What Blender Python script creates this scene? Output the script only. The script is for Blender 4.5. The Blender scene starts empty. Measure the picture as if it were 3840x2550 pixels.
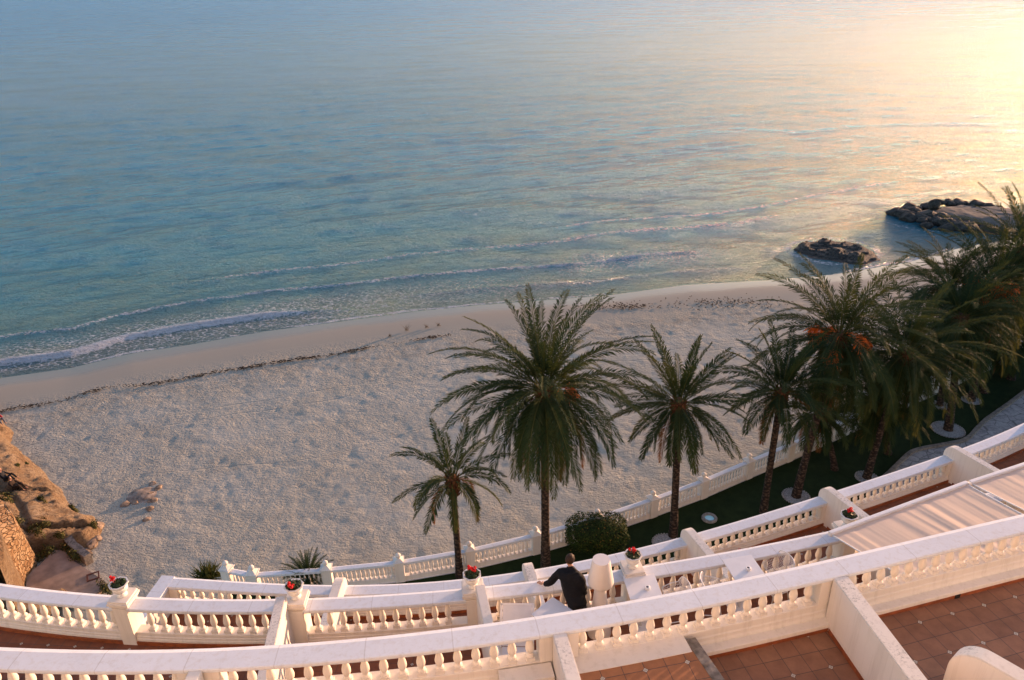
import bpy, bmesh, math, random
import numpy as np
from mathutils import Vector, Matrix
R_ = math.radians
scene = bpy.context.scene
COL = scene.collection
# ------------------------------------------------------------------ camera
# world: camera at the origin, X right, Y out to sea, Z up (metres); sea level is at z = -31.5
PITCH, ROLL, FPX = R_(26.0), R_(-1.6), 2880.0
_cp, _sp = math.cos(PITCH), math.sin(PITCH)
_fw = np.array([0, _cp, -_sp]); _up = np.array([0, _sp, _cp]); _rt = np.array([1.0, 0, 0])
_R = _rt*math.cos(ROLL) + _up*math.sin(ROLL); _U = -_rt*math.sin(ROLL) + _up*math.cos(ROLL)
cam_d = bpy.data.cameras.new('camera'); cam = bpy.data.objects.new('camera', cam_d); COL.objects.link(cam)
m = Matrix([[_R[0], _U[0], -_fw[0], 0], [_R[1], _U[1], -_fw[1], 0], [_R[2], _U[2], -_fw[2], 0], [0, 0, 0, 1]])
cam.matrix_world = m
cam_d.sensor_width = 36.0; cam_d.lens = 36.0*FPX/3840.0; cam_d.clip_start = 0.1; cam_d.clip_end = 20000
scene.camera = cam
# ------------------------------------------------------------------ light
GLOW = (8.0, 0.80, 4.5, 0.08); SKYTINT = (0.82, 1.0, 1.38)
SUN_AZ, SUN_EL = R_(51.0), R_(4.8)      # clockwise from +Y
w = bpy.data.worlds.new('World'); scene.world = w; w.use_nodes = True
nt = w.node_tree; nt.nodes.clear()
sky = nt.nodes.new('ShaderNodeTexSky'); sky.sky_type = 'NISHITA'; sky.sun_disc = False
sky.sun_elevation = SUN_EL; sky.sun_rotation = SUN_AZ; sky.air_density = 1.0; sky.dust_density = 0.25; sky.ozone_density = 0.9
bg = nt.nodes.new('ShaderNodeBackground'); bg.inputs['Strength'].default_value = 0.15
wo = nt.nodes.new('ShaderNodeOutputWorld')
# thin veil of cloud glowing gold round the low sun (part of the sky, seen by everything alike)
_tc = nt.nodes.new('ShaderNodeTexCoord'); _mp = nt.nodes.new('ShaderNodeMapping'); _mp.inputs['Scale'].default_value = (1, 1, 0.8); _nv = nt.nodes.new('ShaderNodeVectorMath'); _nv.operation = 'NORMALIZE'
_dt = nt.nodes.new('ShaderNodeVectorMath'); _dt.operation = 'DOT_PRODUCT'; _dt.inputs[1].default_value = (math.sin(R_(37))*math.cos(R_(9)), math.cos(R_(37))*math.cos(R_(9)), math.sin(R_(9)))
nt.links.new(_tc.outputs['Generated'], _mp.inputs[0]); nt.links.new(_mp.outputs[0], _nv.inputs[0]); nt.links.new(_nv.outputs[0], _dt.inputs[0])
def _pw(e, k):
    a = nt.nodes.new('ShaderNodeMath'); a.operation = 'MAXIMUM'; nt.links.new(_dt.outputs['Value'], a.inputs[0]); a.inputs[1].default_value = 0.0
    p = nt.nodes.new('ShaderNodeMath'); p.operation = 'POWER'; nt.links.new(a.outputs[0], p.inputs[0]); p.inputs[1].default_value = e
    q = nt.nodes.new('ShaderNodeMath'); q.operation = 'MULTIPLY'; nt.links.new(p.outputs[0], q.inputs[0]); q.inputs[1].default_value = k; return q.outputs[0]
_ad = nt.nodes.new('ShaderNodeMath'); _ad.operation = 'ADD'; nt.links.new(_pw(GLOW[0], GLOW[1]), _ad.inputs[0]); nt.links.new(_pw(GLOW[2], GLOW[3]), _ad.inputs[1])
bg2 = nt.nodes.new('ShaderNodeBackground'); bg2.inputs['Color'].default_value = (1.0, 0.50, 0.16, 1); nt.links.new(_ad.outputs[0], bg2.inputs['Strength'])
_as = nt.nodes.new('ShaderNodeAddShader'); nt.links.new(bg.outputs[0], _as.inputs[0]); nt.links.new(bg2.outputs[0], _as.inputs[1])
_tn = nt.nodes.new('ShaderNodeMix'); _tn.data_type = 'RGBA'; _tn.blend_type = 'MULTIPLY'; _tn.inputs[0].default_value = 1.0; _tn.inputs[7].default_value = (*SKYTINT, 1)
nt.links.new(sky.outputs[0], _tn.inputs[6]); nt.links.new(_tn.outputs[2], bg.inputs[0]); nt.links.new(_as.outputs[0], wo.inputs[0])
sd = bpy.data.lights.new('sun', 'SUN'); sd.energy = 4.4; sd.angle = R_(0.6); sd.color = (1.0, 0.555, 0.32)
so = bpy.data.objects.new('sun', sd); COL.objects.link(so)
sdir = Vector((math.sin(SUN_AZ)*math.cos(SUN_EL), math.cos(SUN_AZ)*math.cos(SUN_EL), math.sin(SUN_EL)))
so.rotation_euler = sdir.to_track_quat('Z', 'Y').to_euler(); so.location = (0, 0, 30)
scene.view_settings.view_transform = 'Standard'; scene.view_settings.look = 'None'
scene.view_settings.exposure = 1.06; scene.view_settings.gamma = 1.0
# ------------------------------------------------------------------ helpers
def at(x, y, z):                         # point on the level plane z seen at a photo pixel
    d = _fw + _R*(x-1920)/FPX - _U*(y-1275)/FPX
    return d*(z/d[2])
def at_y(x, y, Y):                       # point at depth Y
    d = _fw + _R*(x-1920)/FPX - _U*(y-1275)/FPX
    return d*(Y/d[1])
def tag(o, label=None, cat=None, group=None, kind=None):
    if label: o['label'] = label
    if cat: o['category'] = cat
    if group: o['group'] = group
    if kind: o['kind'] = kind
    return o
def empty(name, loc=(0, 0, 0), rz=0.0, label=None, cat=None, group=None):
    o = bpy.data.objects.new(name, None); COL.objects.link(o); o.location = loc; o.rotation_euler = (0, 0, rz)
    o.empty_display_size = 0.2
    return tag(o, label, cat, group)
def link(name, me, mat=None, parent=None, loc=None):
    o = bpy.data.objects.new(name, me); COL.objects.link(o)
    if mat is not None and not len(me.materials): me.materials.append(mat)
    if parent is not None: o.parent = parent
    if loc is not None: o.location = loc
    return o
def mesh(name, V, F, mat=None, parent=None, smooth=False, loc=None):
    me = bpy.data.meshes.new(name)
    me.from_pydata([tuple(map(float, v)) for v in V], [], [tuple(int(i) for i in f) for f in F]); me.update()
    if smooth: me.polygons.foreach_set('use_smooth', [True]*len(me.polygons))
    return link(name, me, mat, parent, loc)
class MB:
    def __init__(s): s.V = []; s.F = []
    def add(s, V, F):
        n = len(s.V); s.V += [tuple(map(float, v)) for v in V]; s.F += [tuple(int(i)+n for i in f) for f in F]
    def box(s, c, d, rz=0.0, M=None):
        x, y, z = [q/2 for q in d]; P = []
        for a in ((-x,-y,-z),(x,-y,-z),(x,y,-z),(-x,y,-z),(-x,-y,z),(x,-y,z),(x,y,z),(-x,y,z)):
            v = Vector(a)
            v = (M @ v) if M is not None else Matrix.Rotation(rz, 3, 'Z') @ v
            P.append(v + Vector(c))
        s.add(P, [(0,3,2,1),(4,5,6,7),(0,1,5,4),(1,2,6,5),(2,3,7,6),(3,0,4,7)])
    def lathe(s, prof, n=16, c=(0,0,0), rot=0.0, caps=True):
        V = []; F = []
        for r, z in prof:
            for k in range(n):
                a = 2*math.pi*k/n + rot; V.append((c[0]+r*math.cos(a), c[1]+r*math.sin(a), c[2]+z))
        for i in range(len(prof)-1):
            for k in range(n):
                F.append((i*n+k, i*n+(k+1) % n, (i+1)*n+(k+1) % n, (i+1)*n+k))
        if caps:
            F.append(tuple(range(n-1, -1, -1))); F.append(tuple((len(prof)-1)*n+k for k in range(n)))
        s.add(V, F)
    def tube(s, pts, rad, n=8, caps=True):
        pts = [Vector(p) for p in pts]; rr = rad if hasattr(rad, '__len__') else [rad]*len(pts)
        V = []; F = []; ref = None
        for i, p in enumerate(pts):
            t = (pts[min(i+1, len(pts)-1)] - pts[max(i-1, 0)]).normalized()
            if ref is None: ref = t.orthogonal().normalized()
            ref = (ref - t*ref.dot(t)).normalized(); b = t.cross(ref)
            for k in range(n):
                a = 2*math.pi*k/n; V.append(p + (ref*math.cos(a) + b*math.sin(a))*rr[i])
        for i in range(len(pts)-1):
            for k in range(n): F.append((i*n+k, i*n+(k+1) % n, (i+1)*n+(k+1) % n, (i+1)*n+k))
        if caps: F.append(tuple(range(n-1, -1, -1))); F.append(tuple((len(pts)-1)*n+k for k in range(n)))
        s.add(V, F)
    def prism(s, poly, z0, z1):
        n = len(poly); V = [(p[0], p[1], z0) for p in poly] + [(p[0], p[1], z1) for p in poly]
        F = [tuple(range(n-1, -1, -1)), tuple(range(n, 2*n))] + [(k, (k+1) % n, n+(k+1) % n, n+k) for k in range(n)]
        s.add(V, F)
    def build(s, name, mat=None, parent=None, smooth=False, loc=None, bevel=0.0):
        o = mesh(name, s.V, s.F, mat, parent, smooth, loc)
        if bevel:
            bm = bmesh.new(); bm.from_mesh(o.data)
            ed = [e for e in bm.edges if len(e.link_faces) == 2 and e.calc_face_angle(0) > 0.6]
            bmesh.ops.bevel(bm, geom=ed, offset=bevel, segments=2, affect='EDGES', profile=0.6)
            bm.to_mesh(o.data); bm.free()
        return o
def hsh(ix, iy, iz):
    n = (ix.astype(np.int64)*374761393 + iy.astype(np.int64)*668265263 + iz.astype(np.int64)*2147483647) & 0xffffffff
    n = ((n ^ (n >> 13))*1274126177) & 0xffffffff
    return ((n ^ (n >> 16)) & 0xffff)/65535.0
def vnoise(P):
    P = np.asarray(P, float); i = np.floor(P); f = P-i; f = f*f*(3-2*f); r = 0
    for a in (0, 1):
        for b in (0, 1):
            for c in (0, 1):
                wgt = (f[..., 0] if a else 1-f[..., 0])*(f[..., 1] if b else 1-f[..., 1])*(f[..., 2] if c else 1-f[..., 2])
                r = r + wgt*hsh(i[..., 0]+a, i[..., 1]+b, i[..., 2]+c)
    return r
def fbm(P, o=4):
    P = np.asarray(P, float); s = 0; a = 0.5
    for k in range(o): s = s + a*vnoise(P*(2.0**k)+17.3*k); a *= 0.5
    return s/(1-0.5**o)-0.5
def P3(x, y, z=0.0): return np.stack([x, y, np.zeros_like(x)+z], -1)
def poly_dist(X, Y, pts):                # unsigned distance, and sign (+ on the left-hand side of travel)
    best = np.full(X.shape, 1e9); sg = np.zeros(X.shape); al = np.zeros(X.shape); acc = 0.0
    for (ax, ay), (bx, by) in zip(pts[:-1], pts[1:]):
        dx, dy = bx-ax, by-ay; L2 = dx*dx+dy*dy
        t = np.clip(((X-ax)*dx+(Y-ay)*dy)/L2, 0, 1); qx, qy = ax+t*dx, ay+t*dy
        d = np.hypot(X-qx, Y-qy); c = dx*(Y-ay)-dy*(X-ax); k = d < best
        best = np.where(k, d, best); sg = np.where(k, np.sign(c), sg); al = np.where(k, acc+t*math.sqrt(L2), al); acc += math.sqrt(L2)
    return best, sg, al
def ordi(i): return ('first', 'second', 'third', 'fourth', 'fifth', 'sixth', 'seventh', 'eighth', 'ninth', 'tenth', 'eleventh', 'twelfth', 'thirteenth', 'fourteenth', 'fifteenth', 'sixteenth', 'seventeenth', 'eighteenth', 'nineteenth', 'twentieth', 'twenty-first', 'twenty-second', 'twenty-third', 'twenty-fourth', 'twenty-fifth', 'twenty-sixth', 'twenty-seventh', 'twenty-eighth', 'twenty-ninth', 'thirtieth', 'thirty-first', 'thirty-second', 'thirty-third', 'thirty-fourth')[i]
def smooth01(x, a, b):
    t = np.clip((x-a)/(b-a), 0, 1); return t*t*(3-2*t)
# ------------------------------------------------------------------ materials
class Mat:
    def __init__(s, name, color=(.5, .5, .5), rough=0.7, spec=0.3):
        s.m = bpy.data.materials.new(name); s.m.use_nodes = True; s.nt = s.m.node_tree
        s.b = s.nt.nodes['Principled BSDF']; s.b.inputs['Base Color'].default_value = (*color, 1)
        s.b.inputs['Roughness'].default_value = rough; s.b.inputs['Specular IOR Level'].default_value = spec
        s._tc = None
    def n(s, t, **kw):
        nd = s.nt.nodes.new(t)
        for k, v in kw.items(): setattr(nd, k, v)
        return nd
    def l(s, a, b): s.nt.links.new(a, b)
    def co(s, kind='Object', scale=(1, 1, 1), rot=(0, 0, 0), loc=(0, 0, 0)):
        if s._tc is None: s._tc = s.n('ShaderNodeTexCoord')
        mp = s.n('ShaderNodeMapping'); mp.inputs['Scale'].default_value = scale; mp.inputs['Rotation'].default_value = rot
        mp.inputs['Location'].default_value = loc
        s.l(s._tc.outputs[kind], mp.inputs[0]); return mp.outputs[0]
    def geo(s, scale=(1, 1, 1), rot=(0, 0, 0)):
        g = s.n('ShaderNodeNewGeometry'); mp = s.n('ShaderNodeMapping'); mp.inputs['Scale'].default_value = scale
        mp.inputs['Rotation'].default_value = rot; s.l(g.outputs['Position'], mp.inputs[0]); return mp.outputs[0]
    def noise(s, vec, scale=1.0, detail=4, rough=0.55, dist=0.0):
        q = s.n('ShaderNodeTexNoise'); q.inputs['Scale'].default_value = scale; q.inputs['Detail'].default_value = detail
        q.inputs['Roughness'].default_value = rough; q.inputs['Distortion'].default_value = dist
        s.l(vec, q.inputs['Vector']); return q.outputs['Fac']
    def voro(s, vec, scale=1.0, feature='F1', out='Distance'):
        q = s.n('ShaderNodeTexVoronoi', feature=feature); q.inputs['Scale'].default_value = scale; s.l(vec, q.inputs['Vector'])
        return q.outputs[out]
    def ramp(s, fac, stops, interp='LINEAR'):
        q = s.n('ShaderNodeValToRGB'); q.color_ramp.interpolation = interp; e = q.color_ramp.elements
        while len(e) < len(stops): e.new(0.5)
        for i, (p, c) in enumerate(stops):
            e[i].position = p; e[i].color = (*c, 1) if hasattr(c, '__len__') else (c, c, c, 1)
        s.l(fac, q.inputs[0]); return q.outputs[0]
    def mix(s, fac, a, b, typ='MIX'):
        q = s.n('ShaderNodeMix', data_type='RGBA', blend_type=typ)
        for v, i in ((fac, 0), (a, 6), (b, 7)):
            if hasattr(v, 'links'): s.l(v, q.inputs[i])
            elif i == 0: q.inputs[0].default_value = v
            else: q.inputs[i].default_value = (*v, 1) if hasattr(v, '__len__') else (v, v, v, 1)
        return q.outputs[2]
    def math(s, op, a, b=0.0, c=0.0, clamp=False):
        q = s.n('ShaderNodeMath', operation=op); q.use_clamp = clamp
        for i, v in enumerate((a, b, c)):
            if hasattr(v, 'links'): s.l(v, q.inputs[i])
            else: q.inputs[i].default_value = v
        return q.outputs[0]
    def attr(s, name, out='Fac'):
        q = s.n('ShaderNodeAttribute'); q.attribute_name = name; return q.outputs[out]
    def color(s, c): s.l(c, s.b.inputs['Base Color'])
    def rough(s, c): s.l(c, s.b.inputs['Roughness'])
    def bump(s, h, strength=0.3, dist=0.02, prev=None):
        q = s.n('ShaderNodeBump'); q.inputs['Strength'].default_value = strength; q.inputs['Distance'].default_value = dist
        s.l(h, q.inputs['Height'])
        if prev is not None: s.l(prev, q.inputs['Normal'])
        s.l(q.outputs[0], s.b.inputs['Normal']); return q.outputs[0]
def simple(name, c, rough=0.6, spec=0.3, var=0.12, sc=6.0, bump=0.0):
    M = Mat(name, c, rough, spec); v = M.noise(M.geo(), sc, 4)
    lo = tuple(q*(1-var*1.6) for q in c); hi = tuple(min(1, q*(1+var*0.8)) for q in c)
    M.color(M.ramp(v, [(0.3, lo), (0.7, hi)]))
    if bump: M.bump(M.noise(M.geo(), sc*6, 3), bump, 0.01)
    return M.m
def stucco(name, c=(.80, .77, .73), lichen=0.0, seams=False):
    M = Mat(name, c, 0.75, 0.25); g = M.geo()
    v = M.noise(g, 1.3, 5, 0.6); col = M.ramp(v, [(0.3, tuple(q*0.93 for q in c)), (0.65, c)])
    st = M.noise(M.geo((1, 1, 1)), 3.1, 6, 0.7, 0.6)
    col = M.mix(M.ramp(st, [(0.64, 0.0), (0.8, 0.15)]), col, (.42, .40, .38))
    sk = M.noise(M.geo((9, 9, .45)), 1.0, 6, 0.7); col = M.mix(M.ramp(sk, [(0.50, 0.0), (0.72, 0.38)]), col, (.50, .45, .38))
    if lichen:
        li = M.noise(g, 20, 6, 0.8); li2 = M.noise(g, 1.6, 4)
        mk = M.math('MULTIPLY', M.ramp(li, [(0.52, 0.0), (0.60, 1.0)]), M.ramp(li2, [(0.42, 0.03), (0.62, 1.0)]))
        nrm = M.n('ShaderNodeNewGeometry'); sp = M.n('ShaderNodeSeparateXYZ'); M.l(nrm.outputs['Normal'], sp.inputs[0])
        upm = M.ramp(sp.outputs[2], [(0.45, 0.0), (0.8, 1.0)])
        mk = M.math('MULTIPLY', M.math('MULTIPLY', mk, upm), lichen)
        col = M.mix(mk, col, (.20, .20, .19))
    if seams:
        uv = M.co('UV'); sx = M.n('ShaderNodeSeparateXYZ'); M.l(uv, sx.inputs[0])
        fr = M.math('ABSOLUTE', M.math('SUBTRACT', M.math('FRACT', M.math('DIVIDE', sx.outputs[0], 1.27)), 0.5))
        col = M.mix(M.math('MULTIPLY', M.math('LESS_THAN', fr, 0.006), 0.35), col, (.35, .33, .31))
        sc = M.noise(M.geo(), 5.0, 6, 0.8, 1.0); col = M.mix(M.ramp(sc, [(0.68, 0.0), (0.76, 0.22)]), col, (.40, .40, .40))
    M.color(col); M.bump(M.noise(g, 60, 3, 0.6), 0.12, 0.006)
    return M.m
M_WHITE = stucco('white_stucco', (.80, .75, .685)); M_CAP = stucco('white_painted_capping', (.74, .785, .85), 0.12, True)
M_WALL = stucco('weathered_white_stucco', (.80, .77, .73), 1.0)
M_PLAST = simple('white_plastic', (.82, .83, .85), 0.35, 0.5, 0.03)
def tile_mat(name, ang, ox, oy, T=0.32, c=(.32, .155, .09), inset=2, shift=0.0):
    M = Mat(name, c, 0.55, 0.35)
    g = M.n('ShaderNodeNewGeometry'); sp = M.n('ShaderNodeSeparateXYZ'); M.l(g.outputs['Position'], sp.inputs[0])
    dx = M.math('SUBTRACT', sp.outputs[0], ox); dy = M.math('SUBTRACT', sp.outputs[1], oy)
    ca, sa = math.cos(ang)/T, math.sin(ang)/T
    u = M.math('ADD', M.math('MULTIPLY', dx, ca), M.math('MULTIPLY', dy, sa))
    v = M.math('SUBTRACT', M.math('MULTIPLY', dy, ca), M.math('MULTIPLY', dx, sa))
    def wrap(x, p):
        return M.math('ABSOLUTE', M.math('SUBTRACT', M.math('MULTIPLY', M.math('FRACT', M.math('ADD', M.math('DIVIDE', x, p), 0.5)), p), p/2))
    du, dv = wrap(u, 1.0), wrap(v, 1.0)
    gr = M.math('LESS_THAN', M.math('MINIMUM', du, dv), 0.016)
    iu, iv = wrap(u, 2.0), wrap(v, 2.0); s_ = M.math('ADD', iu, iv)
    gr = M.math('MAXIMUM', gr, M.math('LESS_THAN', s_, 0.145)); ins = M.math('LESS_THAN', s_, 0.118)
    rad = M.math('SQRT', M.math('ADD', M.math('MULTIPLY', iu, iu), M.math('MULTIPLY', iv, iv)))
    ring = M.math('MAXIMUM', M.math('LESS_THAN', rad, 0.014), M.math('LESS_THAN', M.math('ABSOLUTE', M.math('SUBTRACT', rad, 0.045)), 0.009))
    fu = M.math('FLOOR', u); fv = M.math('FLOOR', v); cb = M.n('ShaderNodeCombineXYZ'); M.l(fu, cb.inputs[0]); M.l(fv, cb.inputs[1])
    wn = M.n('ShaderNodeTexWhiteNoise'); M.l(cb.outputs[0], wn.inputs[0])
    base = M.ramp(wn.outputs['Value'], [(0.0, tuple(q*0.86 for q in c)), (0.5, c), (1.0, (c[0]*1.06, c[1]*1.12, c[2]*1.12))])
    nz = M.noise(M.geo(), 5.0, 5, 0.65); base = M.mix(0.55, base, M.ramp(nz, [(0.3, (.45, .45, .45)), (0.7, (1, 1, 1))]), 'MULTIPLY')
    base = M.mix(gr, base, (.09, .06, .05)); base = M.mix(ins, base, (.62, .57, .48))
    base = M.mix(M.math('MULTIPLY', ring, ins), base, (.12, .08, .06)); M.color(base)
    M.bump(M.math('SUBTRACT', 1.0, gr), 0.35, 0.006); return M.m
M_RED = simple('red_skirting_tile', (.30, .085, .03), 0.5, 0.35, 0.25, 7.0)
M_DARK = simple('dark_hole', (.015, .013, .012), 0.8)
M_STONE = simple('weathered_grey_stone', (.27, .235, .20), 0.85, 0.2, 0.42, 7.0, 0.4)
# ------------------------------------------------------------------ rail lines (plan), near edge of each capping
PA = [-1.733137709646091e-05, -0.00040016893864912426, 0.013768572592529968, 0.15529361355451793, 8.145238737108976]
PB = [2.6168342527213454e-06, -0.00015707669344385683, 0.01129124582904464, 0.11564452212997882, 12.092134163294897]
PC = [1.6644286132880048e-06, -3.772616802106955e-05, -0.00039071706769177087, 0.02041007098338097, 0.16972639999688963, 16.35355318870367]
def line(P, x0, x1, lo, hi):
    xs = np.linspace(x0, x1, 400); dP = np.polyder(P)
    ys = np.where(xs < lo, np.polyval(P, lo)+np.polyval(dP, lo)*(xs-lo), np.where(xs > hi, np.polyval(P, hi)+np.polyval(dP, hi)*(xs-hi), np.polyval(P, xs)))
    return np.stack([xs, ys], 1)
class Rail:
    def __init__(s, pts):
        d = np.r_[0, np.cumsum(np.hypot(*np.diff(pts, axis=0).T))]; s.L = d[-1]
        n = max(8, int(s.L/0.5)); s.s = np.linspace(0, s.L, n); s.p = np.stack([np.interp(s.s, d, pts[:, k]) for k in (0, 1)], 1)
    def pos(s, t):
        return np.array([np.interp(t, s.s, s.p[:, 0]), np.interp(t, s.s, s.p[:, 1])])
    def tan(s, t):
        a, b = s.pos(max(0, t-.15)), s.pos(min(s.L, t+.15)); v = b-a; return v/np.hypot(*v)
    def off(s, t, u):                    # u metres outwards (away from the camera)
        p, q = s.pos(t), s.tan(t); return p+np.array([-q[1], q[0]])*u
    def atx(s, x): return float(np.interp(x, s.p[:, 0], s.s))
def sweep(name, rail, t0, t1, prof, mat, parent, step=0.5):
    n = max(2, int((t1-t0)/step)+1); ts = np.linspace(t0, t1, n); V = []; F = []; m_ = len(prof)
    for t in ts:
        p, q = rail.pos(t), rail.tan(t); nn = np.array([-q[1], q[0]])
        for u, z in prof: V.append((p[0]+nn[0]*u, p[1]+nn[1]*u, z))
    for i in range(n-1):
        for k in range(m_): F.append((i*m_+k, i*m_+(k+1) % m_, (i+1)*m_+(k+1) % m_, (i+1)*m_+k))
    F.append(tuple(range(m_-1, -1, -1))); F.append(tuple((n-1)*m_+k for k in range(m_)))
    me = bpy.data.meshes.new(name); me.from_pydata(V, [], F); me.update()
    uv = me.uv_layers.new(name='UVMap'); ul = np.zeros((len(me.loops), 2)); vi = np.zeros(len(me.loops), int); me.loops.foreach_get('vertex_index', vi)
    ul[:, 0] = ts[vi//m_]; ul[:, 1] = (vi % m_)*0.1; uv.data.foreach_set('uv', ul.ravel())
    return link(name, me, mat, parent)
_bal = {}
def baluster_mesh(h, seg=16, wd=0.13):
    k = (round(h, 3), seg)
    if k in _bal: return _bal[k]
    r = wd/2; b = MB(); b.box((0, 0, h*0.065), (wd, wd, h*0.13)); b.box((0, 0, h*0.965), (wd*1.12, wd*1.12, h*0.07))
    pr = [(r*.90, .13), (r*.95, .15), (r*.93, .175), (r*.70, .20), (r*.55, .235), (r*.55, .265), (r*.72, .31), (r*.92, .37), (r*1.0, .44), (r*.98, .51), (r*.84, .60), (r*.64, .70), (r*.50, .79), (r*.45, .85), (r*.62, .87), (r*.62, .89), (r*.50, .905), (r*.78, .935)]
    b.lathe([(a, z*h) for a, z in pr], seg); o = b.build('baluster', M_WHITE, smooth=True)
    me = o.data; me.polygons.foreach_set('use_smooth', [len(f.vertices) == 4 and i >= 12 for i, f in enumerate(me.polygons)])
    bpy.data.objects.remove(o); _bal[k] = me; return me
def balustrade(name, label, rail, F, zb, zfas, zcap, root_loc, spacing=0.275, skip=(), seg=16, depth=0.42, gap0=0.15, wd=0.13, mold=True, t0=0.0, t1=None, group=None, solid=()):
    t1 = rail.L if t1 is None else t1
    root = empty(name, root_loc, 0, label, 'balustrade', group)
    def child(o): o.parent = root; o.location = Vector(o.location)-Vector(root_loc); return o
    d = depth
    cap = sweep('capping', rail, t0, t1, [(0.012, zfas), (0.0, zfas+0.03), (0.0, zcap-0.012), (0.012, zcap), (d-0.10, zcap), (d-0.01, zcap-0.035), (d, zcap-0.06), (d, zfas+0.02), (d-0.02, zfas)], M_CAP, None); child(cap)
    b0 = F-0.02
    if mold: pr = [(0.02, b0), (0.02, F+(zb-F)*0.45), (0.035, F+(zb-F)*0.52), (0.035, F+(zb-F)*0.66), (0.05, F+(zb-F)*0.72), (0.05, zb-0.01), (0.06, zb), (0.275, zb), (0.285, zb-.02), (0.285, b0)]
    else: pr = [(0.05, b0), (0.05, zb), (d-0.05, zb), (d-0.05, b0)]
    child(sweep('base', rail, t0, t1, pr, M_WHITE, None))
    me = baluster_mesh(zfas-zb, seg, wd); n = int((t1-t0-2*gap0)/spacing); ts = t0+gap0+np.arange(n+1)*spacing
    ts = [t for t in ts if not any(a < t < b for a, b in skip)]
    objs = []
    for t in ts:
        p = rail.off(t, 0.145 if mold else d*0.40); q = rail.tan(t)
        objs.append((np.hypot(p[0], p[1]), p, math.atan2(q[1], q[0])))
    objs.sort(key=lambda a: a[0]); extra = objs[100:]; objs = objs[:100]
    for _, p, a in objs:
        o = bpy.data.objects.new('baluster', me); COL.objects.link(o); o.location = (p[0], p[1], zb); o.rotation_euler = (0, 0, a); child(o)
    if extra:
        b = MB(); vs = [v.co.copy() for v in me.vertices]; fs = [tuple(f.vertices) for f in me.polygons]
        for _, p, a in extra:
            RM = Matrix.Rotation(a, 3, 'Z'); b.add([RM @ v + Vector((p[0], p[1], zb)) for v in vs], fs)
        tag(child(b.build('balusters', M_WHITE)), kind='stuff')
    for a, c in solid:                   # plain pilaster blocks between base and capping
        child(sweep('pilaster', rail, a, c, [(0.03, zb), (0.03, zfas), (0.27, zfas), (0.27, zb)], M_WHITE, None, 0.1))
    return root
# ================================================================== SETTING
# ---- shoreline (plan) from left to right
SEA = -31.5
_sh = [(-900, 1640), (0, 1418), (267, 1380), (495, 1325), (716, 1292), (991, 1243), (1300, 1203), (1560, 1168), (1776, 1146), (2280, 1108), (2568, 1069), (2900, 1050), (3120, 1030), (3400, 985), (3600, 930), (4300, 800)]
SHORE = [tuple(at(x, y, SEA)[:2]) for x, y in _sh]
def shore_d(X, Y):                       # + on the land side
    d, s, a = poly_dist(X, Y, SHORE); return -d*s, a
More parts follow.
